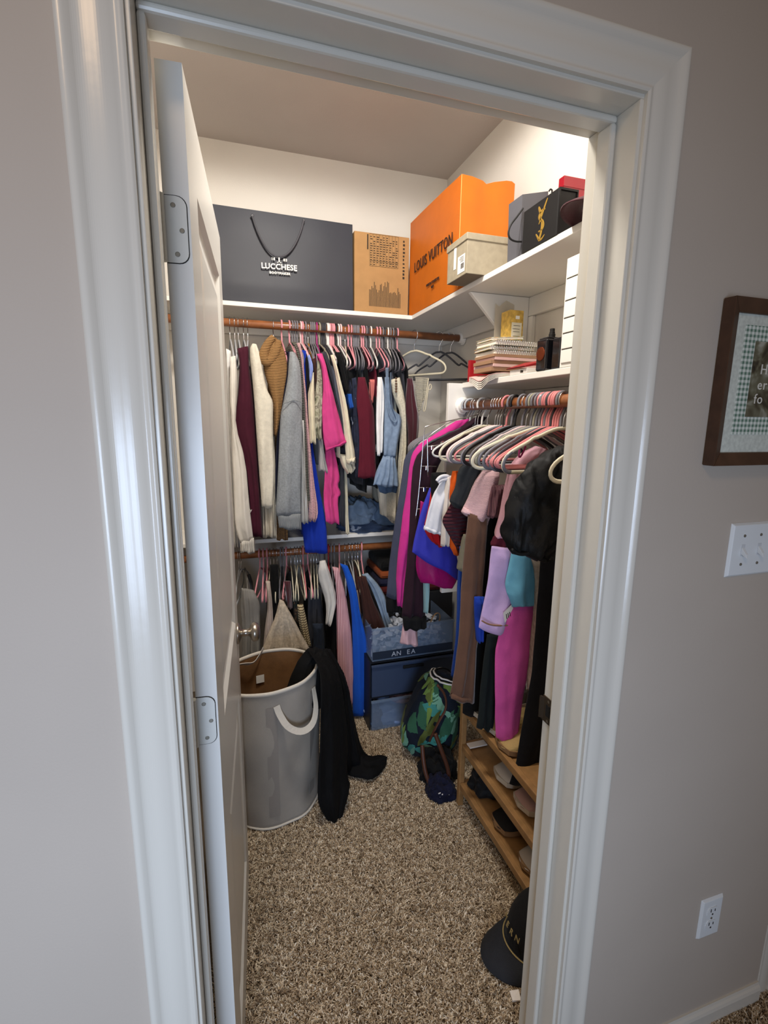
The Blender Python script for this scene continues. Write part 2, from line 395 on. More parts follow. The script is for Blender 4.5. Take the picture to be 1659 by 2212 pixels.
def rod(name, a, b, r, label):
    o = thing(name, ((a[0]+b[0])/2, (a[1]+b[1])/2, a[2]-r), label, 'rod')
    MB().tube([a, b], r, 20).build('dowel', M_ROD, o, smooth=True)
    return o
r1 = rod('clothes_rod', (XL+.001, RODY, RODZ), (XR-.012, RODY, RODZ), .0185, 'long brown wooden clothes rod under the upper shelf along the back')
r2 = rod('clothes_rod', (RX, WT+.02, RZ), (RX, 1.150, RZ), .0185, 'brown wooden clothes rod ending at the white upright panel')
r3 = rod('clothes_rod', (XL+.001, RODY, LZ), (XR-.012, RODY, LZ), .0185, 'low wooden clothes rod beneath the long lower shelf')
M_FLANGE = mat('white_plastic_socket', '#efece6', .4)
MB().lathe((XR, RODY, RODZ), [(.036, -.004), (.034, -.012), (.027, -.013), (.025, -.03), (.019, -.03)], 24, 'X').build('rod_socket', M_FLANGE, r1, smooth=False)
MB().lathe((RX, 1.152, RZ), [(.036, -.001), (.034, -.010), (.027, -.012), (.025, -.028), (.019, -.028)], 24, 'Y').build('rod_socket', M_FLANGE, r2)
MB().lathe((XR, RODY, LZ), [(.036, -.004), (.034, -.012), (.027, -.013), (.025, -.03), (.019, -.03)], 24, 'X').build('rod_socket', M_FLANGE, r3)

# ------------------------------------------------------------------ bedroom wall fittings
M_PLATE = mat('white_wall_plate', '#dfe3e4', .35)
def plate(name, x, z, w_, h_, label, cat):
    o = MB().hexa([(x, 0, z), (x+w_, 0, z), (x+w_, 0, z+h_), (x, 0, z+h_), (x+.005, -.006, z+.005), (x+w_-.005, -.006, z+.005), (x+w_-.005, -.006, z+h_-.005), (x+.005, -.006, z+h_-.005)]).build(name, M_PLATE, bevel=.0012)
    return tag(o, label, cat)
sw = plate('light_switch', 1.040, 1.2296, .162, .114, 'white multi-gang toggle switch plate beneath the framed picture', 'switch')
for i in range(3):
    x = 1.040+.035+i*.046
    B('toggle_slot', (x-.005, -.0066, 1.2746), (x+.005, -.0058, 1.2986), mat('pale_slot', '#c9cdd0', .5), sw)
    MB().hexa([(x-.004, -.005, 1.279), (x+.004, -.005, 1.279), (x+.004, -.005, 1.294), (x-.004, -.005, 1.294), (x-.0032, -.018, 1.272), (x+.0032, -.018, 1.272), (x+.0032, -.016, 1.280), (x-.0032, -.016, 1.280)]).build('toggle', M_PLATE, sw, bevel=.0008)
    for z in (1.2566, 1.3166): MB().lathe((x, -.006, z), [(.0033, 0), (.0028, -.0012)], 10, 'Y').build('screw', M_SCREW, sw)
ol = plate('wall_outlet', 1.1228, .2952, .070, .114, 'white duplex power outlet low on the bedroom wall', 'outlet')
for zc in (.3327, .3717):
    P = [(1.1578+.0165*math.cos(a)*(1 if abs(math.sin(a)) < .82 else 1), zc+min(.0135, max(-.0135, .0175*math.sin(a)))) for a in [2*PI*i/20 for i in range(20)]]
    rc = MB().prism([(x, -.0055, z) for x, z in P], (0, -.002, 0)).build('receptacle', M_PLATE, ol)
    for dx, hh in ((-.0065, .0085), (.0065, .0065)): B('slot', (1.1578+dx-.0011, -.0082, zc+.001), (1.1578+dx+.0011, -.0074, zc+.001+hh), M_SLOT, rc)
    MB().lathe((1.1578, -.0075, zc-.0065), [(.0024, 0), (.0024, -.0006)], 10, 'Y').build('ground_hole', M_SLOT, rc)
MB().lathe((1.1578, -.006, .3522), [(.003, 0), (.0026, -.0012)], 10, 'Y').build('screw', M_SCREW, ol)
def baseboard(name, x0, x1, y=0.):
    P = [(0, 0), (-.012, 0), (-.012, .045), (-.0095, .052), (-.006, .056), (-.004, .062), (0, .062)]
    return struct(MB().prism([(x0, y+a, b) for a, b in P], (x1-x0, 0, 0)).build(name, M_TRIM))
baseboard('baseboard_right', W+.075, 1.383); baseboard('baseboard_left', -1.9, -.075)
struct(casing('trim_4', 1.383, 1.383, 2.05, .012, 'R'))
struct(B('trim_9', (1.3835, -.002, 0), (1.389, .30, 2.05), M_TRIM, bevel=.002))

# framed print
FX0, FX1, FZ0, FZ1 = .94, 1.26, 1.462, 1.760
fr = thing('picture_frame', (1.10, 0, FZ0), 'brown wooden framed print with green gingham mat hanging above the switch plate', 'picture frame')
M_FR = mat('dark_brown_frame_wood', '#4d3526', .45, var=.25, vscale=25)
fw, fd = .024, .026
def fbar(pts): return obj('frame_bar', *pts, M_FR, fr, bevel=.0015)
ou = [(FX0, FZ0), (FX1, FZ0), (FX1, FZ1), (FX0, FZ1)]; inn = [(FX0+fw, FZ0+fw), (FX1-fw, FZ0+fw), (FX1-fw, FZ1-fw), (FX0+fw, FZ1-fw)]
for i in range(4):
    j = (i+1) % 4; V = []
    for (a, b) in ((ou[i], inn[i]), (ou[j], inn[j])):
        V += [(a[0], -.002, a[1]), (a[0], -fd, a[1]), (b[0], -fd+.010, b[1]), (b[0], -.002, b[1])]
    fbar((V, [(0, 1, 5, 4), (1, 2, 6, 5), (2, 3, 7, 6), (3, 0, 4, 7), (0, 3, 2, 1), (4, 5, 6, 7)]))
B('print_sheet', (FX0+.018, -.011, FZ0+.018), (FX1-.018, -.008, FZ1-.018), mat('speckled_cream_print_paper', '#c9cec4', .7, var=.10, vscale=140, detail=1), fr)
def gingham(nt, b, tc):
    N, Lk = nt.nodes, nt.links
    s = N.new('ShaderNodeSeparateXYZ'); Lk.new(tc.outputs['Object'], s.inputs[0]); outs = []
    for a in 'XZ':
        m1 = N.new('ShaderNodeMath'); m1.operation = 'MULTIPLY'; m1.inputs[1].default_value = 105.; Lk.new(s.outputs[a], m1.inputs[0])
        m2 = N.new('ShaderNodeMath'); m2.operation = 'FRACT'; Lk.new(m1.outputs[0], m2.inputs[0])
        m3 = N.new('ShaderNodeMath'); m3.operation = 'GREATER_THAN'; m3.inputs[1].default_value = .5; Lk.new(m2.outputs[0], m3.inputs[0]); outs.append(m3)
    ad = N.new('ShaderNodeMath'); ad.operation = 'ADD'; Lk.new(outs[0].outputs[0], ad.inputs[0]); Lk.new(outs[1].outputs[0], ad.inputs[1])
    dv = N.new('ShaderNodeMath'); dv.operation = 'DIVIDE'; dv.inputs[1].default_value = 2; Lk.new(ad.outputs[0], dv.inputs[0])
    rp = N.new('ShaderNodeValToRGB'); rp.color_ramp.elements[0].color = lin('#dde3da'); rp.color_ramp.elements[1].color = lin('#5f7d6c')
    Lk.new(dv.outputs[0], rp.inputs[0]); Lk.new(rp.outputs[0], b.inputs['Base Color'])
B('gingham_panel', (.990, -.0118, 1.520), (FX1-.045, -.0108, 1.717), mat('green_gingham', '#9fb3a2', .7, fn=gingham), fr)
ph = B('photo_panel', (1.019, -.0126, 1.553), (FX1-.075, -.0117, 1.690), mat('woodland_photo', '#4a4536', .6, fn=blotch(['#2b271f', '#4b4331', '#6d6a55', '#a6a596'], 22)), fr)
M_PT = mat('print_white_ink', '#dcdad0', .7)
text('H', .026, (1.040, -.0128, 1.632), (1, 0, 0), (0, 0, 1), M_PT, ph, align='LEFT')
text('e', .026, (1.038, -.0128, 1.604), (1, 0, 0), (0, 0, 1), M_PT, ph, align='LEFT')
text('f', .026, (1.034, -.0128, 1.578), (1, 0, 0), (0, 0, 1), M_PT, ph, align='LEFT')
text('o', .026, (1.0425, -.0128, 1.578), (1, 0, 0), (0, 0, 1), M_PT, ph, align='LEFT')
text('r', .026, (1.0525, -.0128, 1.604), (1, 0, 0), (0, 0, 1), M_PT, ph, align='LEFT')

# ================================================================== things on the upper shelf
ZT = ZS+T+.0005
def paper(name, col, **kw): return mat(name, col, kw.pop('rough', .55), bump=kw.pop('bump', .08), bscale=60, **kw)
# navy bootmaker shopping bag
M_NAVY = paper('navy_bag_paper', '#1d1f2b', rough=.5, var=.06, vscale=6)
nb = thing('shopping_bag', (.342, 1.89, ZT), 'large navy paper shopping bag with white lettering at the door end of the shelf', 'bag')
x0, x1, y0, y1, zt = -.02, .703, 1.775, 2.03, 2.462
mbf = MB(); nx, nz = 16, 12; V = []; F = []
for j in range(nz+1):
    for i in range(nx+1):
        s, t = i/nx, j/nz; cr = .006*math.exp(-((t-.21)/.05)**2)*(1 if .18 < s < .93 else .2)
        V.append((x0+(x1-x0)*s, y0+.004*math.sin(PI*t)-cr+.012*t*t+.003*noise.noise(Vector((s*4, t*3, 1))), ZT+(zt-ZT)*t + .008*(1-s)*t))
for j in range(nz):
    for i in range(nx): a = j*(nx+1)+i; F.append((a, a+1, a+nx+2, a+nx+1))
k0 = len(V); V2 = [(v[0], v[1]+.0015, v[2]) for v in V]
obj('front_panel', V, F, M_NAVY, nb, smooth=True)
MB().box((x0, y1-.002, ZT), (x1, y1, zt)).build('back_panel', M_NAVY, nb)
for xx, sg in ((x0, 1), (x1, -1)):
    ym = (y0+y1)/2
    MB().add([(xx, y0+.001, ZT), (xx, y1-.002, ZT), (xx, y0+.011, zt), (xx, y1-.002, zt), (xx+sg*.0, ym, ZT), (xx+sg*.02, ym, zt)], [(0, 4, 5, 2), (4, 1, 3, 5)]).build('side_gusset', M_NAVY, nb)
B('bottom', (x0+.001, y0+.002, ZT), (x1-.001, y1-.003, ZT+.002), M_NAVY, nb)
M_CORD = mat('grey_twisted_cord', '#4a4a50', .7, bump=.5, bscale=300)
hp = [at(u, v, 1.766) for u, v in ((545, 466), (552, 490), (565, 520), (582, 546), (600, 556), (620, 551), (637, 530), (650, 500), (656, 476))]
MB().tube(smooth_path(hp), .0042, 8).build('rope_handle', M_CORD, nb, smooth=True)
for p in (hp[0], hp[-1]): MB().lathe(p, [(.007, -.001), (.005, -.003)], 12, 'Y').build('eyelet', mat('dark_eyelet', '#24242c', .4), nb)
M_WINK = mat('white_print_ink', '#e9e6df', .7)
text('LUCCHESE', .033, (.349, 1.7665, 2.222), (1, 0, .02), (0, 0, 1), M_WINK, nb, sx=1.0, bold=.0009, space=1.05)
for xx in (.2795, .4225):    # slab serifs on the outer letters
    B('lettering', (xx-.004, 1.7655, 2.221), (xx+.008, 1.7662, 2.2245), M_WINK, nb)
text('BOOTMAKER', .0135, (.351, 1.7665, 2.201), (1, 0, .02), (0, 0, 1), M_WINK, nb, bold=.0008, space=1.25)
text('18', .016, (.322, 1.7665, 2.259), (1, 0, 0), (0, 0, 1), M_WINK, nb, bold=.0006, space=1.2)
text('83', .016, (.377, 1.7665, 2.259), (1, 0, 0), (0, 0, 1), M_WINK, nb, bold=.0006, space=1.2)
MB().box((.346, 1.7655, 2.250), (.352, 1.7662, 2.276)).box((.339, 1.7655, 2.250), (.359, 1.7662, 2.253)).build('emblem', M_WINK, nb)

# cardboard carton with dense care print
M_CARD = mat('kraft_cardboard', '#a67f50', .75, bump=.1, bscale=90, var=.06, vscale=20)
cb = B('cardboard_carton', (.712, 1.785, ZT), (.995, 2.01, 2.436), M_CARD, bevel=.002); tag(cb, 'tan cardboard carton with black printed tables, between navy and orange bags', 'box')
M_INK = mat('black_print_ink', '#33291f', .8)
cy_ = 1.7835
mb = MB()
for i in range(9):
    for j in range(13):
        if random.random() < .85: mb.box((.792+.0165*i, cy_, 2.292+.0105*j), (.792+.0165*i+random.uniform(.006, .012), cy_+.0012, 2.292+.0105*j+.0035))
o = mb.build('printed_table', M_INK, cb); o['kind'] = 'stuff'
mb = MB()
for i in range(10): mb.box((.789+.0165*i, cy_, 2.286), (.7896+.0165*i, cy_+.0011, 2.432))
for zz in (2.286, 2.31, 2.4315): mb.box((.789, cy_, zz), (.938, cy_+.0011, zz+.0008))
o = mb.build('table_rules', M_INK, cb); o['kind'] = 'stuff'
mb = MB()
for i in range(27):
    h = .07+.06*abs(noise.noise(Vector((i*.35, 3, 0))))*2 + random.uniform(-.012, .012)
    mb.box((.788+.0062*i, cy_, 2.10), (.788+.0062*i+.0026, cy_+.0012, 2.10+min(h, .15)))
o = mb.build('printed_text_block', M_INK, cb); o['kind'] = 'stuff'
mb = MB()
for i in range(11): mb.box((.962, cy_, 2.24+.017*i), (.962+random.uniform(.007, .012), cy_+.0012, 2.24+.017*i+random.uniform(.006, .011)))
o = mb.build('care_symbols', M_INK, cb); o['kind'] = 'stuff'
mb = MB().box((.776, cy_, 2.360), (.782, cy_+.0012, 2.428)); mb.build('heading_strip', M_INK, cb)

# orange fashion bag
M_LV = paper('orange_bag_paper', '#c5650d', rough=.5, var=.07, vscale=9)
lv = thing('shopping_bag', (1.12, 1.5, ZT), 'tall orange paper shopping bag with black lettering in the shelf corner', 'bag')
X0, X1, Y0, Y1 = 1.002, 1.24, 1.225, 1.79
def panel(name, p00, p10, top, m, parent, n=(0, 0, 0), nz=10, bow=.0):
    nx = len(top)-1; V = []; F = []; n = Vector(n)
    for j in range(nz+1):
        for i in range(nx+1):
            b = Vector(p00).lerp(Vector(p10), i/nx); q = b.lerp(Vector(top[i]), j/nz)
            V.append(q + n*(bow*math.sin(PI*j/nz)*math.sin(PI*i/nx) + .002*noise.noise(q*5)*(1 if 0 < i < nx else 0)))
    for j in range(nz):
        for i in range(nx): a = j*(nx+1)+i; F.append((a, a+1, a+nx+2, a+nx+1))
    return obj(name, V, F, m, parent, smooth=True)
panel('face_panel', (X0, Y1, ZT), (X0, Y0, ZT), [(X0+.004*math.sin(PI*s/8), Y1+(Y0-Y1)*s/8, 2.505-.017*s/8+.006*math.sin(PI*s/8)) for s in range(9)], M_LV, lv, (-1, 0, 0), bow=.006)
panel('gusset_panel', (X0, Y0, ZT), (X1, Y0, ZT), [(X0, Y0, 2.488), (1.05, Y0, 2.486), (1.10, Y0+.008, 2.481), (1.118, Y0+.014, 2.474), (1.15, Y0+.010, 2.484), (1.20, Y0, 2.492), (1.225, Y0, 2.493), (X1, Y0, 2.486)], M_LV, lv, (0, -1, 0))
B('back_panel', (X1-.002, Y0, ZT), (X1, Y1, 2.485), M_LV, lv); B('gusset_panel', (X0, Y1-.002, ZT), (X1, Y1, 2.50), M_LV, lv); B('bottom', (X0+.001, Y0+.001, ZT), (X1, Y1, ZT+.002), M_LV, lv)
M_BINK = mat('dark_brown_print_ink', '#2a1710', .7)
text('LOUIS VUITTON', .066, (.9935, 1.487, 2.250), (0, -1, 0), (0, 0, 1), M_BINK, lv, sx=.82, space=1.1, ext=.001)
text('MAISON FONDEE EN', .0155, (.9935, 1.470, 2.148), (0, -1, 0), (0, 0, 1), M_BINK, lv, ext=.001)
text('1854', .0155, (.9935, 1.470, 2.128), (0, -1, 0), (0, 0, 1), M_BINK, lv, ext=.001)
B('edge_crease', (X0-.001, Y0-.0012, ZT+.01), (X0+.0012, Y0+.001, 2.486), mat('worn_orange_edge', '#eda45c', .6), lv)

# shoe box that overhangs the shelf
M_SB = mat('taupe_linen_board', '#a0957f', .7, var=.08, vscale=45, bump=.15, bscale=300)
sb = thing('shoe_box', (1.04, 1.09, ZT), 'taupe shoe box with white barcode label, overhanging the shelf edge below the orange bag', 'box')
B('tray', (.930, 1.007, ZT), (1.19, 1.172, 2.188), M_SB, sb, bevel=.0015)
B('lid', (.926, 1.003, 2.176), (1.194, 1.176, 2.199), M_SB, sb, bevel=.002)
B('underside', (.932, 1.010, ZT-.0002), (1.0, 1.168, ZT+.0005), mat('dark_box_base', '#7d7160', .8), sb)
lb = B('barcode_label', (.9287, 1.022, 2.075), (.9298, 1.078, 2.135), M_WINK, sb)
mb = MB()
for i in range(9): mb.box((.9283, 1.027+.0028*i, 2.088), (.9288, 1.0285+.0028*i, 2.106))
o = mb.build('barcode', M_INK, lb); o['kind'] = 'stuff'
mb = MB()
for i in range(4): mb.box((.9283, 1.030, 2.112+.005*i), (.9288, 1.030+random.uniform(.02, .04), 2.1136+.005*i))
o = mb.build('label_print', M_INK, lb); o['kind'] = 'stuff'
B('side_label', (.9287, 1.095, 2.10), (.9298, 1.113, 2.178), M_WINK, sb)

# grey gift bag with rope handle, behind the black box
M_GB = paper('charcoal_grey_paper', '#54545a', rough=.5)
gb = thing('gift_bag', (1.075, .84, ZT), 'dark grey gift bag with black cord handle, behind the black box', 'bag')
V = [(1.02, .80, ZT), (1.118, .80, ZT), (1.118, .88, ZT), (1.02, .88, ZT), (1.014, .80, 2.251), (1.112, .805, 2.276), (1.112, .875, 2.274), (1.014, .88, 2.252)]
obj('bag_body', V, [(0, 1, 5, 4), (1, 2, 6, 5), (2, 3, 7, 6), (3, 0, 4, 7), (0, 3, 2, 1)], M_GB, gb)
M_BCORD = mat('black_cord', '#141416', .6)
hp = [at(u, v, .795) for u, v in ((1130, 450), (1117, 468), (1103, 485), (1097, 503), (1101, 516), (1113, 522), (1127, 522))]
MB().tube(smooth_path(hp), .003, 8).build('cord_handle', M_BCORD, gb, smooth=True)
hp = [at(u, v, .80) for u, v in ((1186, 413), (1189, 408), (1193, 411), (1192, 416))]
MB().tube(smooth_path(hp), .0026, 8).build('cord_end', M_BCORD, gb, smooth=True)

# black perfume box with gold monogram
M_BLK = paper('matte_black_board', '#101012', rough=.45)
yb = thing('gift_box', (1.03, .68, ZT), 'black presentation box with gold monogram beside the maroon cap', 'box')
V = [(1.0, .59, ZT), (1.064, .59, ZT), (1.064, .762, ZT), (1.0, .762, ZT), (1.0, .59, 2.186), (1.064, .59, 2.186), (1.064, .762, 2.184), (1.0, .762, 2.184)]
MB().hexa(V).build('box_body', M_BLK, yb, bevel=.001)
for a, b in (((1.0005, .586, ZT), (1.063, .59, ZT+.005)), ((1.0005, .586, 2.180), (1.063, .59, 2.1858)), ((1.0005, .586, ZT+.005), (1.004, .59, 2.18)), ((1.0595, .586, ZT+.005), (1.063, .59, 2.18))):
    B('rim', a, b, M_BLK, yb)
M_GOLD = mat('gold_foil', '#c9a24a', .35, .8)
def stroke(pts, rs, y=.665, z=2.072):
    mb = MB(); P = smooth_path([(.9992, y-a, z+b) for a, b in pts]); n = len(P)
    r = [rs[0]+(rs[1]-rs[0])*math.sin(PI*i/(n-1)) for i in range(n)]
    mb.tube(P, r, 6, ry=.0006, up=(1, 0, 0)); return mb.build('monogram', M_GOLD, yb)
stroke([(-.018, .097), (-.011, .086), (-.004, .072), (-.003, .056)], (.0022, .0055))
stroke([(.024, .106), (.014, .092), (.003, .072), (-.012, .048)], (.0016, .0038))
stroke([(.016, .080), (.004, .083), (-.012, .076), (-.014, .066), (-.003, .057), (.010, .047), (.013, .034), (.002, .026), (-.012, .028)], (.0018, .0046))
stroke([(.002, .054), (.004, .04), (.002, .020), (-.006, .004), (-.008, .0)], (.002, .0048))
stroke([(-.024, .024), (-.016, .016), (-.007, .003), (.006, .001), (.020, .010)], (.0014, .0036))

# red box and maroon cap
rb = thing('gift_box', (1.195, .78, ZT), 'glossy red box rising behind the black monogrammed box', 'box')
B('box_body', (1.143, .768, ZT), (1.25, .792, 2.285), mat('glossy_red_card', '#8f0f20', .2, coat=.4), rb, bevel=.0015)
B('lid', (1.141, .766, 2.280), (1.252, .794, 2.311), MATS['glossy_red_card'], rb, bevel=.0015)
M_CAP = mat('maroon_velvet', '#3d0a18', .8, sheen=.12, bump=.2, bscale=300)
def cap(name, c, ang, m, m2, label, sc=1., tilt=0., crown=.115, brim=.075):
    o = thing(name, c, label, 'cap'); R = Matrix.Rotation(ang, 4, 'Z') @ Matrix.Rotation(tilt, 4, 'Y'); c = Vector(c)
    def tr(p): return c + (R @ Vector(p))*sc
    n, k = 28, 9; V = []; F = []
    for i in range(k):
        a = PI/2*i/(k-1); r = math.cos(a)**.75*.088; h = crown*math.sin(a)**.9
        for j in range(n):
            t = 2*PI*j/n; V.append(tr((r*1.08*math.cos(t)-.01*math.sin(a), r*.92*math.sin(t), h+.012)))
    for i in range(k-1):
        for j in range(n): F.append((i*n+j, i*n+(j+1) % n, (i+1)*n+(j+1) % n, (i+1)*n+j))
    F.append(tuple(range((k-1)*n, k*n))); obj('crown', V, F, m, o, smooth=True)
    V = []; F = []; n2 = 18; rows = 6
    for lay in (0, -.004):
        for i in range(rows):
            for j in range(n2+1):
                t = -PI*.44+PI*.88*j/n2; e = i/(rows-1)
                x = .088*math.cos(t)*1.06; y = .082*math.sin(t); ln = brim*math.cos(t*.95)**.6
                V.append(tr((x+ln*e, y*(1+.06*e), .014-.020*e*e-.07*(y*y)/.0064*.14*(.4+e)+lay)))
    q = rows*(n2+1)
    for L0 in (0, q):
        for i in range(rows-1):
            for j in range(n2): a = L0+i*(n2+1)+j; F.append((a, a+1, a+n2+2, a+n2+1))
    for j in range(n2): a = (rows-1)*(n2+1)+j; F.append((a, a+1, a+1+q, a+q)); F.append((j, j+1, j+1+q, j+q))
    obj('brim', V, F, m2, o, smooth=True)
    MB().lathe(tr((-.01, 0, .012+crown)), [(.007*sc, -.002), (.006*sc, .003), (.002*sc, .005)], 10).build('button', m, o, smooth=True)
    return o, tr
cap('baseball_cap', (1.085, .45, ZT+.022), PI*1.02, M_CAP, M_CAP, 'maroon velvet cap with its brim poking over the shelf edge')

# ================================================================== things on the short shelf
ZL = 1.6925
M_YEL = mat('gold_speckled_carton', '#c6a24e', .55, var=.3, vscale=60, detail=4)
yc = B('gift_carton', (1.128, 1.022, ZL), (1.188, 1.084, 1.957), M_YEL, bevel=.001); tag(yc, 'tall gold speckled carton with cream label behind the notebooks', 'carton')
lb = B('label', (1.137, 1.0208, 1.76), (1.181, 1.0216, 1.912), mat('cream_label', '#d9d2bd', .7), yc)
for i, (s, z) in enumerate(((.010, 1.900), (.005, 1.888), (.0045, 1.878), (.005, 1.862), (.0045, 1.852), (.0045, 1.842), (.005, 1.828))):
    B('label_line', (1.159-.016*random.uniform(.6, 1.1), 1.0204, z), (1.159+.016*random.uniform(.6, 1.1), 1.0209, z+.0016), M_INK, lb)
B('price_sticker', (1.153, 1.0208, 1.925), (1.170, 1.0217, 1.937), M_WINK, yc)
MB().prism([(1.1272, 1.05, 1.845), (1.1272, 1.054, 1.850), (1.1272, 1.058, 1.845), (1.1272, 1.054, 1.838)], (.0008, 0, 0)).build('dark_mark', M_INK, yc)
M_VEL = mat('frosted_paper', '#cfc7b6', .6, alpha=.75)
tp = MB()
V = [(1.11, 1.105, ZL), (1.215, 1.125, ZL), (1.205, 1.12, 2.00), (1.165, 1.115, 2.012), (1.13, 1.108, 1.985), (1.112, 1.105, 1.995)]
o = obj('frosted_sheet', V+[(a, b+.0012, c) for a, b, c in V], [(0, 1, 2, 3, 4, 5), (11, 10, 9, 8, 7, 6)]+[(i, (i+1) % 6, 6+(i+1) % 6, 6+i) for i in range(6)], M_VEL); tag(o, 'frosted translucent paper sheet standing up behind the gold carton', 'paper')
# notebooks: stacked, long side towards the wall
def notebook(y0, y1, x0, x1, z0, h, cover, label, coil=True, tilt=0., rot=0.):
    o = thing('notebook', ((x0+x1)/2, (y0+y1)/2, z0), label, 'notebook', 'notebooks stacked on the short shelf')
    def T_(a, b, m, nm): 
        mb = MB().box(a, b); cx, cy = (x0+x1)/2, (y0+y1)/2
        c, s = math.cos(rot), math.sin(rot)
        mb.v = [(cx+(x-cx)*c-(y-cy)*s, cy+(x-cx)*s+(y-cy)*c, z+tilt*(x-x0)) for x, y, z in mb.v]
        return mb.build(nm, m, o, bevel=.0004)
    T_((x0, y0, z0), (x1, y1, z0+.0012), cover, 'back_cover')
    T_((x0+.003, y0+.002, z0+.0013), (x1-.003, y1-.003, z0+h-.0013), M_PAGE, 'pages')
    T_((x0, y0, z0+h-.0012), (x1, y1, z0+h), cover, 'front_cover')
    if coil:
        n = int((x1-x0)/.009); mb = MB(); cx, cy = (x0+x1)/2, (y0+y1)/2; c, s = math.cos(rot), math.sin(rot)
        for i in range(n):
            xx = x0+.006+.009*i; P = []
            for a in range(9):
                t = 2*PI*a/9; px, py, pz = xx+.0012*a/9, y0-.001+(h*.5+.002)*math.cos(t), z0+h/2+(h*.5+.0025)*math.sin(t)
                P.append((cx+(px-cx)*c-(py-cy)*s, cy+(px-cx)*s+(py-cy)*c, pz+tilt*(px-x0)))
            mb.tube(P, .0011, 5, closed=True)
        q = mb.build('wire_coil', M_CHROME, o, smooth=True); q['kind'] = 'stuff'
    return o
M_PAGE = mat('notebook_pages', '#e6dfd4', .8, fn=stripes('#cfc6b8', 'Z', 900, .6))
M_CV = [mat('kraft_cover', '#a07c5e', .6), mat('pale_pink_cover', '#d9b3ab', .5), mat('ivory_cover', '#e2dac8', .5), mat('mottled_floral_cover', '#d8c3a5', .5, fn=blotch(['#e6ddc9', '#d7a368', '#9fae86', '#e8e0d0'], 40)), mat('red_binding', '#a51c24', .45)]
# catalogue whose lower pages droop over the shelf edge
ct = thing('catalogue', (1.03, .97, ZL), 'brown-covered thick catalogue drooping over the shelf edge beneath the notebooks', 'catalogue')
for k in range(5):
    V = []; F = []; nx, ny = 8, 6
    for i in range(nx+1):
        for j in range(ny+1):
            x = .962+.24*i/nx; y = .868+.145*j/ny
            over = max(0, 1.003-x); dr = -(over*(.20+.62*math.exp(-((j/ny-.42)/.34)**2)))*(.8+.12*k)
            V.append((x, y, ZL+.001+.0035*(4-k)+(dr if over else 0)))
    for i in range(nx):
        for j in range(ny): a = i*(ny+1)+j; F.append((a, a+1, a+ny+2, a+ny+1))
    q = len(V); V += [(a, b, c+.0028) for a, b, c in V]; F += [tuple(q+i for i in f) for f in F[:nx*ny]]
    for i in range(nx):
        for a, b in ((i*(ny+1), (i+1)*(ny+1)), (i*(ny+1)+ny, (i+1)*(ny+1)+ny)): F.append((a, b, b+q, a+q))
    for j in range(ny):
        for a in (j, nx*(ny+1)+j): F.append((a, a+1, a+1+q, a+q))
    obj('page_section', V, F, M_PAGE if k else M_CV[1], ct, smooth=False)
z = ZL+.022
mm = thing('magazine_bundle', (1.08, .96, z), 'bundle of brown paper magazines with pink page edges under the notebooks', 'magazines')
for k, (h, c, dx) in enumerate(((.014, 0, 0), (.010, 1, .006), (.012, 0, -.004), (.010, 1, .008), (.010, 0, .002))):
    B('magazine', (.975+dx, .868+random.uniform(-.004, .006), z), (1.175+dx, 1.008+random.uniform(-.01, .008), z+h), M_CV[c], mm, bevel=.0008); z += h+.0003
notebook(.872, 1.012, .982, 1.16, z, .012, M_CV[2], 'ivory spiral notebook lying lowest in the notebook pile', rot=.02); z += .0165
notebook(.880, 1.010, .975, 1.15, z, .011, M_CV[3], 'floral-covered spiral notebook in the middle of the notebook pile', rot=-.05); z += .0155
notebook(.876, 1.012, .985, 1.165, z, .014, M_CV[2], 'thick white wire-bound notebook second from top of the pile', rot=.03); z += .0175
notebook(.905, 1.012, .985, 1.12, z, .010, M_CV[3], 'thin mottled booklet tilted on top of the notebook pile', coil=False, tilt=.08)
B2 = B('red_book', (1.004, 1.092, ZL), (1.15, 1.108, 1.775), M_CV[4], bevel=.001); tag(B2, 'slim red book standing at the far end of the short shelf', 'book')
# white card box, red envelope
q = B('card_box', (1.005, .70, ZL), (1.09, .80, 1.709), mat('white_card', '#e7dfd6', .6), bevel=.001); tag(q, 'small flat white card box under the red envelope', 'box')
MB().prism([(1.0045, .72, 1.697), (1.0045, .735, 1.697), (1.0045, .735, 1.705), (1.0045, .72, 1.703)], (-.0006, 0, 0)).build('printed_mark', M_INK, q)
V = [(.998, .70, 1.711), (1.09, .705, 1.728), (1.085, .835, 1.735), (1.0, .815, 1.712), (.998, .70, 1.716), (1.09, .705, 1.740), (1.085, .835, 1.742), (1.0, .815, 1.716)]
o = MB().hexa(V).build('red_envelope', mat('red_leatherette', '#9c1b20', .4), bevel=.0012); tag(o, 'red folded pouch lying on the white card box beside the perfume', 'pouch')
MB().tube([(.9975, .703, 1.7145), (.9995, .813, 1.7148)], .0012, 6).build('fold_seam', mat('dark_red_seam', '#5f0d12', .6), o)
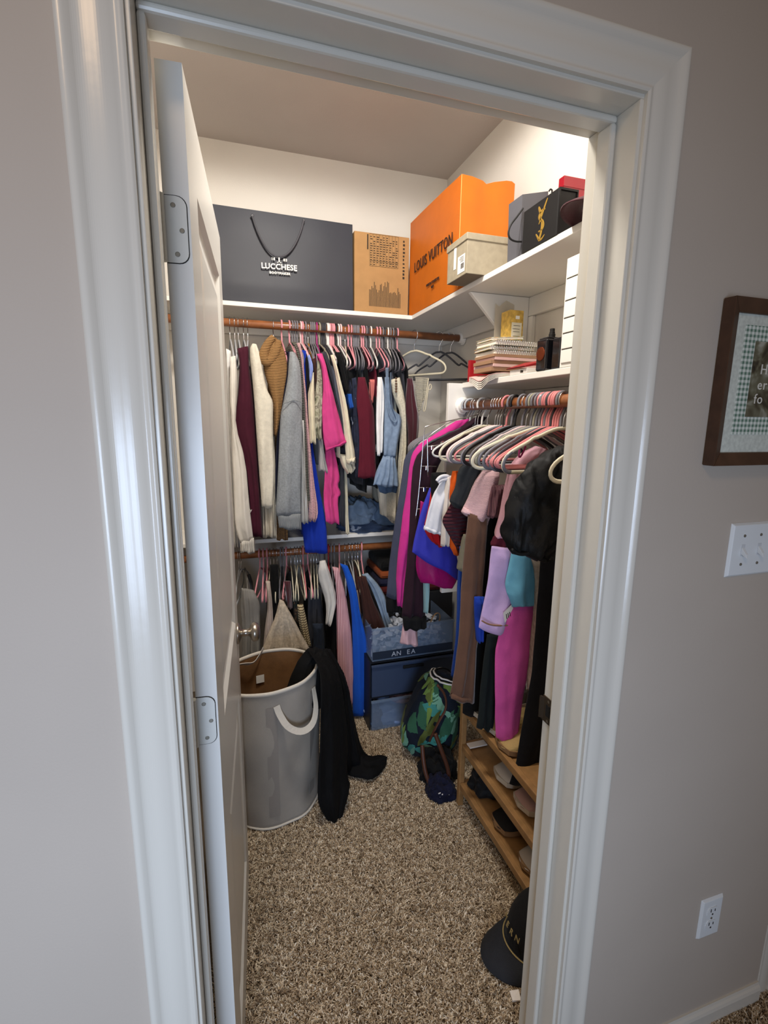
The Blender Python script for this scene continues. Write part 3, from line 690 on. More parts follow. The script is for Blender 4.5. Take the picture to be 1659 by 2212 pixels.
# perfume bottle
pf = thing('perfume_bottle', (1.035, .635, ZL), 'black glass perfume bottle with copper disc and black sprayer', 'bottle')
M_BG = mat('black_glass', '#17171c', .08, spec=.6, coat=.5)
MB().hexa([(1.0, .597, ZL), (1.068, .597, ZL), (1.068, .648, ZL), (1.0, .648, ZL), (1.0, .597, 1.784), (1.068, .597, 1.784), (1.068, .648, 1.784), (1.0, .648, 1.784)]).build('flask', M_BG, pf, bevel=.005, seg=3)
MB().box((1.004, .601, 1.783), (1.064, .644, 1.790)).build('shoulder', M_BG, pf, bevel=.003)
MB().lathe((1.034, .622, 1.789), [(.010, 0), (.010, .012), (.0085, .013), (.0085, .017), (.0075, .018), (.0075, .027), (.006, .028)], 16).build('sprayer', mat('black_plastic', '#101012', .35), pf, smooth=False)
MB().lathe((.9995, .624, 1.742), [(.0205, 0), (.0195, -.0018), (.012, -.0024)], 24, 'X').build('copper_disc', mat('copper_lacquer', '#7a3a20', .25, .6), pf)
pf2 = thing('perfume_bottle', (1.045, .565, ZL), 'second dark bottle half hidden between perfume and white drawer unit', 'bottle')
MB().box((1.012, .548, ZL), (1.075, .588, 1.782)).build('flask', M_BG, pf2, bevel=.005, seg=3)
MB().lathe((1.043, .568, 1.781), [(.010, 0), (.010, .006), (.006, .007), (.006, .012)], 16).build('neck', MATS['black_plastic'], pf2)
# white drawer unit
dt = thing('drawer_unit', (1.10, .46, ZL), 'white stacked mini drawer unit beside the perfume bottles', 'drawer unit')
M_DU = mat('white_lacquer', '#ece9e2', .35)
B('carcass', (1.004, .38, ZL), (1.19, .536, 1.985), M_DU, dt, bevel=.002)
zz = [1.703, 1.742, 1.785, 1.826, 1.872, 1.93, 1.976]
for a, b in zip(zz, zz[1:]):
    B('drawer_front', (1.0005, .388, a+.0018), (1.006, .528, b-.0018), M_DU, dt, bevel=.001)
mb = MB()
for a in zz[1:-1]: mb.box((1.0028, .386, a-.0018), (1.0042, .53, a+.0018))
o = mb.build('drawer_gaps', mat('shadow_gap_grey', '#5b5751', .9), dt); o['kind'] = 'stuff'

# ================================================================== hangers
HK = [(-.0205, -.012), (-.0235, .000), (-.021, .013), (-.012, .0225), (.000, .0258), (.012, .0225), (.021, .012), (.022, -.002), (.016, -.020), (.006, -.036), (.001, -.050), (0, -.078)]
def body_pts(kind):
    if kind == 'velvet':   # slim flocked hanger with rounded ends and a bar
        h = [(.012, -.078), (.045, -.086), (.09, -.104), (.105, -.106), (.12, -.117), (.165, -.136), (.192, -.152), (.206, -.170), (.206, -.188), (.192, -.199), (.17, -.201)]
    elif kind == 'tube':   # plain tubular plastic hanger
        h = [(.006, -.076), (.03, -.082), (.08, -.104), (.14, -.133), (.185, -.155), (.204, -.168), (.208, -.180), (.198, -.190), (.17, -.193)]
    else:                  # arched wide hanger with notches
        h = [(.01, -.076), (.03, -.084), (.07, -.115), (.10, -.142), (.112, -.147), (.118, -.137), (.13, -.142), (.17, -.165), (.19, -.185), (.196, -.205), (.185, -.215), (.16, -.217)]
    return h + [(-s, z) for s, z in h[::-1]]
STYLE = {'velvet': (.0055, .0030), 'tube': (.0040, .0040), 'notch': (.0048, .0035)}
HPROTO = {}
M_HC = {'pink': mat('pink_hanger', '#d9939c', .5), 'pale pink': mat('pale_pink_hanger', '#e0c4c4', .6), 'grey': mat('grey_flocked_hanger', '#77757b', .75), 'white': mat('white_hanger', '#dedbd6', .45),
        'cream': mat('cream_hanger', '#d8cfb6', .5), 'charcoal': mat('charcoal_hanger', '#3b3b40', .55), 'magenta': mat('magenta_hanger', '#9c2f72', .5), 'salmon': mat('salmon_hanger', '#cf7f80', .55),
        'black': mat('black_hanger', '#161618', .5), 'wooden': mat('honey_wood_hanger', '#b37a35', .4), 'silver': mat('silver_grey_hanger', '#aeb0b4', .5), 'red': mat('red_hanger', '#a8313a', .5), 'chrome': M_CHROME, 'olive': mat('putty_hanger', '#9a9683', .6)}
def hanger(pos, direc, kind, col, hook, label, group, roll=0., width=1.):
    """hangs one hanger from the rod at pos; direc is the horizontal direction of its arms"""
    key = (kind, col, hook)
    d = Vector(direc).normalized()
    if key not in HPROTO:
        mb = MB(); P = smooth_path([Vector((s, 0, z)) for s, z in body_pts(kind)], 1)[:-1]; P = [p for p in P]
        rx, ry = STYLE[kind]
        mb.tube(P, rx, 6, closed=True, ry=ry, up=(0, 1, 0)); hk = MB(); rr = .0020 if hook == 'chrome' else .0043
        hk.tube(smooth_path([Vector((s, 0, z)) for s, z in HK], 1), rr, 6, up=(0, 1, 0))
        mes = []
        for nm, b_, mt in (('hanger', mb, M_HC[col]), ('hook', hk, M_HC[col] if hook != 'chrome' else M_CHROME)):
            me = bpy.data.meshes.new(nm); me.from_pydata([tuple(v) for v in b_.v], [], b_.f); me.materials.append(mt)
            me.polygons.foreach_set('use_smooth', [True]*len(me.polygons)); mes.append(me)
        HPROTO[key] = mes
    mes = HPROTO[key]
    o = bpy.data.objects.new('clothes_hanger', mes[0]); COL.objects.link(o); h = bpy.data.objects.new('hook', mes[1]); COL.objects.link(h); h.parent = o
    o.location = pos; o.rotation_euler = (0, 0, math.atan2(d.y, d.x)+roll); o.scale = (width, 1, 1); h.scale = (1/width, 1, 1)
    WORG[o.name] = np.array(tuple(pos)); tag(o, label, 'hanger', group)
    return o
ORD = ['first', 'second', 'third', 'fourth', 'fifth', 'sixth', 'seventh', 'eighth', 'ninth', 'tenth', 'eleventh', 'twelfth', 'thirteenth', 'fourteenth', 'fifteenth', 'sixteenth', 'seventeenth', 'eighteenth', 'nineteenth', 'twentieth', 'twenty-first', 'twenty-second', 'twenty-third', 'twenty-fourth', 'twenty-fifth']
CNT = {}
KW = {'velvet': 'slim', 'tube': 'plastic', 'notch': 'notched'}
def hname(kind, col, hook, where, frm):
    k = (col, where); CNT[k] = CNT.get(k, 0)+1
    c = col.replace(' ', '-')
    return '%s %s hanger from the %s among %s ones on the %s' % (ORD[CNT[k]-1], KW[kind], frm, c, where)

# ================================================================== fabrics
def fab(name, col, **kw):
    kw.setdefault('rough', .85); kw.setdefault('bump', .35); kw.setdefault('bscale', 420); kw.setdefault('sheen', .04); kw.setdefault('var', .05); kw.setdefault('vscale', 25); kw.setdefault('spec', .2); kw.setdefault('crease', .45)
    r = kw.pop('rough'); return mat(name+'_fabric', col, r, **kw)
def knit(name, col, axis='X', freq=160., strength=.7): return fab(name, col, bump=0, fn=ribs(axis, freq, strength))
Q3 = lambda pts, y: [at(470+.2577*a, 650+.2577*b, y) for a, b in pts]
Q4 = lambda pts, y: [at(660+.2577*a, 650+.2577*b, y) for a, b in pts]
Q5 = lambda pts, y: [at(500+.2411*a, 1140+.2411*b, y) for a, b in pts]
Q6 = lambda pts, y: [at(820+.2577*a, 850+.2577*b, y) for a, b in pts]
QP = lambda pts, y: [at(a, b, y) for a, b in pts]
def garment(kind, label, cat, pieces, group, body=None, yb=1.97, m0=None):
    """one garment: hanging pieces given by their two edges, and for those on the back rods the cloth running back from them"""
    allp = [p for pc in pieces for p in pc['L']+pc['R']]
    o = thing(kind, (sum(p.x for p in allp)/len(allp), sum(p.y for p in allp)/len(allp), min(p.z for p in allp)), label, cat, group)
    first = pieces[0]
    for pc in pieces:
        kw = dict(pc); nm, L, R, m = kw.pop('n'), kw.pop('L'), kw.pop('R'), kw.pop('m')
        drape(nm, L, R, m, o, **kw)
    if body:
        xs = [(a.x+b.x)/2 for a, b in zip(resample(first['L'], 12), resample(first['R'], 12))]
        y0 = first['L'][0].y+.02; ztop = max(p.z for p in first['L'][:2]); zl = body if body is not True else min(p.z for p in first['L'])+.02
        Lr = resample(first['L'], 12); Rr = resample(first['R'], 12)
        mid = [a.lerp(b, .55) for a, b in zip(Lr, Rr)]
        fr, bk = [], []
        for i in range(12):
            t = i/11; z = ztop+(zl-ztop)*t; x = mid[min(11, i)].x*.5+xs[0]*.5
            top = .10*math.exp(-t*9)
            fr.append(Vector((x, y0+.005+top*.5, z))); bk.append(Vector((xs[0]*.85+x*.15, yb-top, z+.01)))
        drape('body', fr, bk, first['m'], o, N=(-1, 0, 0), th=.010, nr=22, nc=10, amp=.006, k=2., wr=.004)
    return o
def pc(n, L, R, m, **kw): return dict(n=n, L=L, R=R, m=m, **kw)
GU = 'clothes on the upper back rod'
def gb3(kind, label, cat, L, R, y, m, extra=(), body=True, n='sleeve', **kw):
    return garment(kind, label, cat, [pc(n, Q3(L, y), Q3(R, y), m, **kw)]+[pc(a, Q3(l, yy), Q3(r, yy), mm, **k2) for a, l, r, yy, mm, k2 in extra], GU, body)
def gb4(kind, label, cat, L, R, y, m, extra=(), body=True, n='body_front', **kw):
    return garment(kind, label, cat, [pc(n, Q4(L, y), Q4(R, y), m, **kw)]+[pc(a, Q4(l, yy), Q4(r, yy), mm, **k2) for a, l, r, yy, mm, k2 in extra], GU, body)
F_WHITE = fab('off_white', '#ddd8cf', var=.03); F_MAROON = fab('maroon_sweat', '#431425'); F_CREAM = fab('cream_fleece', '#d9d2c1', bump=.7, bscale=250, var=.07, vscale=60)
F_OAT = knit('oatmeal_rib', '#c7bda9', 'X', 95); F_CAMEL = knit('camel_knit', '#a97f50', 'Z', 150, .9); F_NAVY = fab('deep_navy', '#1c1d33')
F_GREY = fab('grey_heather', '#8d9194', var=.16, vscale=130, bump=.4); F_GREYCUFF = knit('grey_rib', '#898d90', 'X', 180, .6)
F_PGREY = knit('pale_grey_rib', '#bfbdb9', 'X', 150); F_OLIVE = knit('olive_grey_rib', '#68665c', 'Z', 130); F_PINKRIB = knit('blush_rib', '#d9b0b2', 'Z', 190)
F_ROYAL = fab('royal_blue', '#11309a', var=.06); F_BLACK = fab('black', '#0a0a0b', var=.1); F_PERI = fab('periwinkle', '#8f9fd6'); F_BROWN = fab('cocoa', '#3d221c')
F_CAMO = fab('woodland_camo', '#8f8b78', fn=blotch(['#5a5848', '#8d8a74', '#b3ad99', '#6d6455', '#c3bdac'], 22)); F_HOT = fab('hot_pink_cotton', '#c9417f', var=.08, vscale=18)
F_CHAR = fab('charcoal_cotton', '#34353b'); F_SLATE = fab('slate_cotton', '#4b4e58'); F_IVORY = fab('ivory_cotton', '#d6ccb2'); F_WINE = fab('wine_knit', '#561323'); F_BLUEBIT = fab('cobalt', '#2256a8')
F_NAVYW = fab('navy_white_print', '#2a2e40', fn=blotch(['#20242f', '#2a2e40', '#2f3347', '#c8cad2'], 16, 'C')); F_PUREW = fab('bright_white', '#e4e2e0'); F_SALMON = fab('salmon', '#c7706a')
F_DENIM = fab('light_denim', '#7d8fa6', var=.16, vscale=45, bump=.6, bscale=600); F_DDENIM = fab('mid_denim', '#4d6079', var=.15, vscale=40, bump=.6, bscale=600)
F_LACE = fab('cream_lace', '#cdc5b0', bump=1.0, bscale=160, var=.15, vscale=110); F_SHIRT = fab('cream_shirting', '#bdb4a4')
gb3('white_sweatshirt', 'white sweatshirt with long cuffed sleeve hanging closest to the door', 'sweatshirt', [(105,470),(100,800),(115,1000),(120,1260),(135,1600),(145,1900),(190,2030)], [(150,460),(165,600),(160,850),(150,1050),(235,1330),(265,1700),(300,2000)], 1.55, F_WHITE,
    [('cuff', [(190,2018),(190,2060),(192,2105)], [(306,1985),(312,2050),(315,2115)], 1.548, knit('white_rib', '#d6d1c8', 'X', 150), dict(th=.02, nr=8))], k=1.5)
gb3('white_blouse', 'white blouse squeezed behind the door edge beside the sweatshirt', 'blouse', [(70,400),(80,1000),(140,2060)], [(110,420),(115,900),(190,2060)], 1.61, F_PUREW)
mg = gb3('maroon_hoodie', 'maroon hoodie with long sleeves between white sweaters', 'hoodie', [(165,400),(180,480),(185,560),(165,850),(135,1020),(160,1150),(235,1340),(270,1700),(275,1960)], [(255,380),(262,420),(265,560),(300,800),(330,1250),(350,1500),(380,1985)], 1.575, F_MAROON, k=1.5, th=.024)
text('ly', .02, at(541, 1105, 1.545), (1, 0, 0), (0, 0, 1), M_WINK, mg, 'embroidery')
gb3('cream_sweater', 'cream fleece sweater hanging beside the maroon hoodie', 'sweater', [(290,360),(265,410),(285,600),(305,800),(325,1100),(345,1400),(370,1725)], [(325,365),(355,440),(385,620),(420,770),(468,830),(462,1000),(470,1300),(478,1450),(460,1735)], 1.55, F_CREAM, k=1.2, th=.028)
gb3('ribbed_sweater', 'oatmeal ribbed sweater sleeve showing below the cream fleece sweater', 'sweater', [(375,1000),(380,1500),(370,1975)], [(470,1000),(490,1500),(495,1985)], 1.60, F_OAT)
cm = gb3('cowl_sweater', 'camel knit sweater with a big folded cowl collar', 'sweater', [(455,310),(410,380),(380,450),(374,500),(395,620),(440,760),(468,900),(470,1130)], [(490,310),(540,370),(578,480),(585,580),(555,780),(530,950),(500,1130)], 1.57, F_CAMEL,
    [('lower_body', [(478,1100),(480,1500),(495,2000)], [(560,1100),(580,1500),(590,2000)], 1.67, F_CAMEL, {})], k=1.3, th=.03)
cw = smooth_path(Q3([(470,300),(425,350),(385,430),(392,500),(425,515),(465,470),(500,400),(512,330)], 1.545)); MB().tube(cw, [.012+.010*math.sin(PI*i/(len(cw)-1)) for i in range(len(cw))], 10).build('cowl_collar', F_CAMEL, cm, smooth=True)
gb3('navy_sweater', 'navy pullover pressed between camel and grey sweaters', 'sweater', [(545,425),(590,430),(560,700),(520,900),(490,1200),(475,1500),(480,1700)], [(620,430),(625,500),(600,700),(560,850),(530,1000),(515,1400),(505,1700)], 1.60, F_NAVY)
gs = gb3('grey_sweatshirt', 'heather grey sweatshirt with wide ribbed cuff at the front', 'sweatshirt', [(605,425),(595,520),(590,640),(550,860),(525,960),(512,1300),(495,1650),(483,1770),(500,1800)], [(650,435),(690,520),(705,700),(712,860),(708,1200),(695,1500),(700,1790)], 1.545, F_GREY,
    [('cuff', [(503,1790),(508,1850),(516,1905)], [(700,1782),(702,1850),(705,1920)], 1.545, F_GREYCUFF, dict(th=.022, nr=8, amp=.003))], k=1.2, th=.026)
MB().tube(smooth_path(Q3([(548,862),(600,848),(640,826),(712,855)], 1.512)), .0022, 6).build('shoulder_seam', F_GREYCUFF, gs, smooth=True)
gb3('pale_grey_cardigan', 'pale grey ribbed cardigan cuff beside the heather grey sweatshirt', 'cardigan', [(705,1000),(700,1500),(703,1860)], [(725,1000),(738,1500),(765,1780),(762,1865)], 1.565, F_PGREY)
gb3('olive_sweater', 'olive grey ribbed sweater behind the heather grey sweatshirt', 'sweater', [(615,345),(660,400),(705,700),(712,1100),(735,1500),(745,1740)], [(655,345),(690,430),(725,700),(745,1100),(785,1600),(795,1740)], 1.59, F_OLIVE)
gb3('pink_blouse', 'blush pink ribbed long top beside the olive sweater', 'top', [(660,355),(690,430),(715,700),(740,1100),(765,1500),(765,1845)], [(690,350),(715,440),(735,700),(765,1100),(805,1500),(848,1780),(820,1850)], 1.575, F_PINKRIB)
gb3('blue_dress', 'royal blue long dress with its hem below all neighbours on the upper rod', 'dress', [(690,410),(715,600),(745,850),(770,1180),(755,1350),(720,1700),(703,1850),(735,2105)], [(740,420),(750,600),(765,850),(790,1180),(825,1400),(870,1650),(908,1850),(920,2115)], 1.62, F_ROYAL, k=1.6)
gb3('black_camisole', 'thin black camisole next to the royal blue dress', 'top', [(735,480),(745,700),(760,900)], [(755,460),(770,600),(778,850)], 1.585, F_BLACK)
gb3('periwinkle_camisole', 'periwinkle camisole between the black camisole and the brown tank', 'top', [(752,460),(765,560),(770,680)], [(772,450),(805,560),(788,640),(776,690)], 1.575, F_PERI)
gb3('cream_tee', 'cream long-sleeved tee with stitched cuff beside the camouflage shirt', 'top', [(800,600),(770,720),(755,800),(770,1100),(772,1185)], [(806,600),(812,800),(818,1000),(825,1200)], 1.56, F_IVORY)
gb3('brown_tank', 'cocoa brown tank top beside the camouflage shirt', 'top', [(780,490),(805,600),(808,720)], [(820,480),(836,620),(830,800)], 1.58, F_BROWN)
gb3('camouflage_shirt', 'woodland camouflage shirt just before the hot pink tee', 'shirt', [(835,500),(830,650),(815,800),(810,1000),(830,1160)], [(850,500),(880,600),(882,900),(872,1100),(880,1165)], 1.56, F_CAMO)
gb3('grey_white_blouse', 'pale grey top bunched below the camouflage shirt', 'top', [(835,1150),(850,1250),(845,1420)], [(880,1150),(897,1280),(930,1440)], 1.60, fab('dove_grey', '#a8a4a0'), k=3, amp=.012)
gb3('pink_tshirt', 'hot pink cotton tee with a wide short sleeve', 'tee', [(830,445),(870,540),(885,720),(872,900),(885,1130),(905,1258)], [(880,440),(905,520),(935,660),(975,800),(1020,960),(1080,1185)], 1.535, F_HOT,
    [('tee_body', [(905,1180),(895,1500),(885,1650),(905,1855)], [(965,1180),(1000,1350),(1030,1505),(1005,1540),(1040,1620),(1005,1650),(1020,1870)], 1.60, F_HOT, dict(k=2.2, amp=.01)),
     ('sleeve_hem', [(903,1235),(906,1260)], [(1075,1168),(1081,1190)], 1.533, fab('hot_pink_hem', '#bd3a76'), dict(nr=4, th=.021, amp=.003))], k=1.3, amp=.008, th=.024)
gb3('charcoal_tee', 'charcoal tee with sleeve showing just behind the hot pink tee', 'tee', [(865,430),(900,520),(940,640),(970,760),(1010,950),(1030,1200)], [(910,430),(945,520),(960,600),(985,760),(1045,1000),(1092,1240)], 1.558, F_CHAR,
    [('tee_body', [(940,1230),(1015,1290),(1025,1500),(1005,1850)], [(1092,1230),(1062,1340),(1060,1600),(1066,1900)], 1.62, F_CHAR, {})])
gb3('slate_tee', 'slate grey tee between the charcoal and ivory tops', 'tee', [(952,540),(962,750),(1000,900),(1040,1100)], [(985,560),(1020,750),(1050,1000),(1085,1150)], 1.56, F_SLATE)
gb3('ivory_shirt', 'ivory long-sleeved shirt with folded cuff beside the slate tee', 'shirt', [(945,455),(975,560),(1000,700),(1030,850),(1055,1050),(1080,1360)], [(975,450),(1005,560),(1045,720),(1085,850),(1120,1100),(1158,1310),(1150,1385)], 1.54, F_IVORY,
    [('shirt_tail', [(1015,1280),(1040,1380),(1085,1445)], [(1090,1290),(1162,1390),(1130,1440)], 1.58, F_IVORY, {}), ('cuff', [(1078,1325),(1083,1362)], [(1156,1310),(1155,1352)], 1.537, F_IVORY, dict(nr=5, th=.022))])
gb4('ivory_dress', 'narrow ivory dress panel hanging down to the lower shelf edge', 'dress', [(295,1300),(322,1440),(330,1700),(335,1955)], [(330,1300),(345,1440),(352,1700),(366,1950)], 1.64, F_IVORY, body=False)
gb4('black_tee', 'black short-sleeved tee beside the ivory shirt', 'tee', [(250,430),(280,520),(310,650),(335,760)], [(300,430),(340,560),(358,680),(356,760)], 1.55, F_BLACK)
gb4('blue_tank', 'small cobalt blue tank peeping out below the black tee', 'top', [(345,780),(350,840),(365,905)], [(385,780),(392,840),(400,895)], 1.575, F_BLUEBIT)
gb4('print_blouse', 'navy and white printed blouse between the ivory shirt and wine tank', 'blouse', [(388,650),(397,900),(410,1200),(415,1480)], [(425,640),(456,900),(452,1200),(440,1470)], 1.585, F_NAVYW)
gb4('wine_tank', 'wine red sleeveless dress in front of the row, straight hem', 'dress', [(440,640),(422,850),(440,980),(452,1200),(436,1485)], [(500,640),(530,760),(560,870),(577,920),(587,1200),(598,1480)], 1.55, F_WINE, k=1.5)
gb4('black_blouse', 'black blouse sliver between wine dress and white shirt', 'blouse', [(555,800),(575,1000),(590,1350)], [(592,800),(602,1000),(612,1400)], 1.60, F_BLACK)
gb4('salmon_camisole', 'salmon camisole strap beside the wine red dress', 'top', [(535,660),(540,740),(548,840)], [(578,660),(572,760),(560,865)], 1.575, F_SALMON)
gb4('white_shirt', 'bright white long-sleeved shirt beside the denim dress', 'shirt', [(602,640),(590,900),(590,1150),(597,1305)], [(640,640),(666,850),(655,1050),(640,1270)], 1.56, F_PUREW)
dn = gb4('denim_dress', 'light denim sleeveless dress with ruffled hem', 'dress', [(662,640),(666,850),(657,1100),(650,1300)], [(700,640),(702,850),(740,920),(812,970),(790,1100),(758,1310)], 1.54, F_DENIM,
    [('ruffle', [(650,1295),(600,1400),(562,1545)], [(752,1305),(770,1420),(782,1560)], 1.54, F_DENIM, dict(k=4.5, amp=.014, th=.02)), ('underskirt', [(600,1540),(622,1610)], [(772,1545),(760,1605)], 1.60, F_DDENIM, dict(nr=8, k=3))], k=1.2)
for i, w_ in enumerate((0, 14)):
    MB().tube(smooth_path(Q4([(690-w_, 560), (690-w_*.6, 800), (705-w_, 930), (735-w_*.3, 1020), (768, 1015-w_), (760, 960), (725, 900), (712, 760), (715, 600)], 1.515)), .0030, 6).build('armhole_piping', F_DENIM, dn, smooth=True)
bd = gb4('lace_dress', 'cream lace long dress with a row of brown buttons', 'dress', [(715,660),(730,800),(798,950),(790,1200),(770,1400),(780,1690),(752,1880)], [(790,640),(835,800),(845,1000),(852,1240),(822,1400),(800,1690),(790,1800)], 1.568, F_LACE, k=2)
for i in range(6): MB().lathe(at(660+.2577*758, 650+.2577*(650+22*i), 1.535), [(.0055, 0), (.005, -.004), (.002, -.005)], 10, 'Y').build('button', mat('brown_button', '#5d4330', .4), bd)
gb4('maroon_velvet_blouse', 'maroon velvet dress last before the empty hangers', 'dress', [(852,650),(836,850),(836,950),(855,1080),(860,1230)], [(900,650),(925,850),(948,970),(945,1100),(930,1190)], 1.58, fab('maroon_velvet', '#3f0f1c', sheen=.6))
gb4('cream_skirt', 'cream pleated skirt low behind the denim ruffle', 'skirt', [(600,1560),(615,1660),(625,1780)], [(795,1540),(780,1700),(760,1880)], 1.70, F_SHIRT, body=False, k=5, amp=.01, n='pleats')
nt_ = gb4('knit_camisole', 'cream open-knit camisole dangling by a strap from the white end hanger', 'top', [(922,640),(925,760),(938,880),(947,970)], [(1038,645),(1028,700),(1012,790),(990,805)], 1.60, fab('open_knit', '#cbc3b0', fn=ribs('Z', 170, 1.), bump=0), body=False, th=.005)
MB().tube(smooth_path(Q4([(1030,650),(1010,800),(990,900),(985,925),(1003,925),(1015,840),(1030,730),(1045,690),(1060,720),(1045,750),(1030,740)], 1.59)), .0026, 6).build('strap', F_IVORY, nt_, smooth=True)

# hooks along the upper back rod: position in the row, style, colour
HU = 'upper back rod'
def x_back(u, v=700): return at(u, v, RODY).x
def hx3(a): return 470+.2577*a
def hx4(a): return 660+.2577*a
row = [(hx3(a), 'tube', 'silver', 'chrome') for a in (100, 140, 170, 215, 250)] + [(hx3(465), 'velvet', 'cream', 'chrome')] + [(hx3(a), 'tube', 'pink', 's') for a in (535, 600)] + [(hx3(a), 'velvet', 'grey', 's') for a in (625, 645, 665)]
row += [(hx3(695), 'tube', 'pale pink', 's'), (hx3(711), 'tube', 'pink', 's'), (hx3(735), 'velvet', 'grey', 's'), (hx3(757), 'notch', 'wooden', 'chrome')] + [(hx3(a), 'velvet', 'grey', 's') for a in (780, 795, 809)] + [(hx3(830), 'tube', 'magenta', 's'), (hx3(852), 'velvet', 'olive', 's')]
row += [(hx3(a), 'velvet', 'charcoal', 's') for a in (870, 884, 898)] + [(hx3(a), 'tube', 'white', 's') for a in (918, 930)] + [(hx3(a), 'tube', 'pink', 's') for a in (945, 958, 972)] + [(hx3(990), 'velvet', 'black', 's'), (hx3(1012), 'tube', 'white', 's'), (hx3(1030), 'tube', 'pale pink', 's'), (hx3(1068), 'velvet', 'cream', 'chrome'), (hx3(1095), 'tube', 'pink', 's'), (hx3(1121), 'tube', 'pink', 's')]
row += [(hx4(a), 'velvet', 'grey', 's') for a in (404, 417, 430, 444)] + [(hx4(470), 'tube', 'pink', 's'), (hx4(487), 'tube', 'pink', 's'), (hx4(510), 'velvet', 'grey', 's'), (hx4(526), 'velvet', 'charcoal', 's'), (hx4(548), 'tube', 'white', 's'), (hx4(597), 'tube', 'pink', 's'), (hx4(622), 'tube', 'pink', 's'), (hx4(646), 'velvet', 'grey', 's'), (hx4(662), 'velvet', 'charcoal', 's'), (hx4(692), 'tube', 'white', 's'), (hx4(712), 'velvet', 'grey', 's'), (hx4(735), 'velvet', 'grey', 's'), (hx4(752), 'velvet', 'charcoal', 's'), (hx4(772), 'tube', 'pink', 's')]
for i, (u, k, c, h) in enumerate(row):
    hanger((x_back(u), RODY, RODZ+.0002), (0, 1, 0), k, c, h, hname(k, c, h, HU, 'door'), 'hangers on the upper back rod', roll=random.uniform(-.10, .06)+(-.1 if i > 30 else 0), width=.97)
hanger((x_back(hx4(915)), RODY, RODZ), (.5, -.9, 0), 'velvet', 'cream', 'chrome', 'cream slim hanger with chrome hook holding the open-knit camisole strap', 'hangers on the upper back rod')
for u, lb_ in ((1125, 'empty dark grey notched hanger nearer the cream one on the upper back rod'), (1220, 'empty dark grey notched hanger nearest the end socket of the upper back rod')):
    hanger((x_back(hx4(u)), RODY, RODZ), (.75, -.5, 0), 'notch', 'charcoal', 'chrome', lb_, 'hangers on the upper back rod')

# ================================================================== lower back rod
GL = 'clothes on the low back rod'
def gb5(kind, label, cat, L, R, y, m, extra=(), body=False, n='body_front', **kw):
    return garment(kind, label, cat, [pc(n, Q5(L, y), Q5(R, y), m, **kw)]+[pc(a, Q5(l, yy), Q5(r, yy), mm, **k2) for a, l, r, yy, mm, k2 in extra], GL, body)
F_GSH = fab('grey_jersey', '#8b8883'); F_LACEW = fab('blush_lace', '#bfb09b', bump=1., bscale=140, var=.2, vscale=90)
gb5('grey_shirt', 'grey jersey shirt hanging behind the door knob', 'shirt', [(90,540),(80,700),(100,900),(95,1180)], [(200,560),(262,690),(252,800),(262,1180)], 1.57, F_GSH, k=3, amp=.014, body=.30)
gb5('lace_blouse', 'blush lace top fanning out above the laundry hamper', 'top', [(430,640),(395,800),(330,950),(275,1100)], [(470,660),(560,820),(640,980),(705,1090)], 1.50, F_LACEW, k=4, amp=.01, th=.02)
gb5('white_strap_blouse', 'pale blush camisole with straps beside the lace top', 'top', [(305,480),(330,700),(300,900),(285,1080)], [(345,480),(370,700),(375,900),(340,1080)], 1.53, fab('pale_blush', '#b7a79b'))
gb5('striped_blouse', 'beige top with brown horizontal stripes beside the lace top', 'top', [(590,690),(600,850),(650,1050)], [(640,680),(672,820),(714,1060)], 1.55, fab('beige_stripe', '#bfae88', fn=stripes('#5a4630', 'Z', 78, .62)))
gb5('dark_jeans_skirt', 'dark denim skirt with a buckle in the shadow of the low rod', 'skirt', [(725,860),(735,1000),(730,1100)], [(820,860),(830,1000),(835,1100)], 1.58, fab('indigo_denim', '#242c3a', var=.15))
gb5('white_tee', 'white tee with drooping sleeve under the low rod', 'tee', [(790,300),(772,430),(830,600),(852,720),(840,860)], [(840,290),(892,430),(947,640),(922,760),(890,872)], 1.54, fab('soft_white', '#c8c3bb'), k=1.6)
gb5('black_dress', 'black dress between the white tee and pink striped shirt', 'dress', [(840,760),(850,1000),(845,1320)], [(942,760),(955,1000),(965,1320)], 1.60, F_BLACK)
gb5('striped_shirt', 'pink and white vertically striped long shirt', 'shirt', [(905,350),(945,560),(940,900),(950,1250),(1005,1430),(1062,1580)], [(960,360),(1030,620),(1042,700),(1080,1000),(1097,1300),(1086,1582)], 1.545, fab('candy_stripe', '#d9aeb0', fn=stripes('#8e3f4b', 'X', 130, .68)), k=1.2, amp=.004)
gb5('cobalt_dress', 'bright cobalt blue long dress under the low rod', 'dress', [(972,320),(1012,400),(1075,700),(1090,1100),(1086,1680)], [(1040,340),(1110,500),(1150,760),(1202,950),(1242,1200),(1292,1672)], 1.53, fab('cobalt_crepe', '#1450b4', var=.04), k=1.4, n='skirt')
gb5('brown_blouse', 'dark brown blouse with flared sleeve beside the cobalt dress', 'blouse', [(1135,440),(1170,700),(1190,950),(1230,1250),(1262,1550)], [(1200,440),(1230,620),(1240,800),(1262,1050),(1292,1550)], 1.555, F_BROWN,
    [('flared_sleeve', [(1160,430),(1190,600),(1210,850),(1240,1060)], [(1205,440),(1265,650),(1345,800),(1408,970)], 1.54, F_BROWN, {})])
gb5('chambray_shirt', 'pale blue chambray shirt behind the brown blouse', 'shirt', [(1165,420),(1230,500),(1290,640),(1330,760),(1380,930)], [(1220,405),(1330,520),(1388,640),(1402,780),(1462,890)], 1.58, fab('chambray', '#8596a8', var=.12))
gb5('taupe_blouse', 'taupe top sliver between cobalt dress and brown blouse', 'top', [(1105,570),(1120,700),(1140,860)], [(1132,560),(1150,700),(1168,870)], 1.57, fab('taupe', '#8d7f76'))
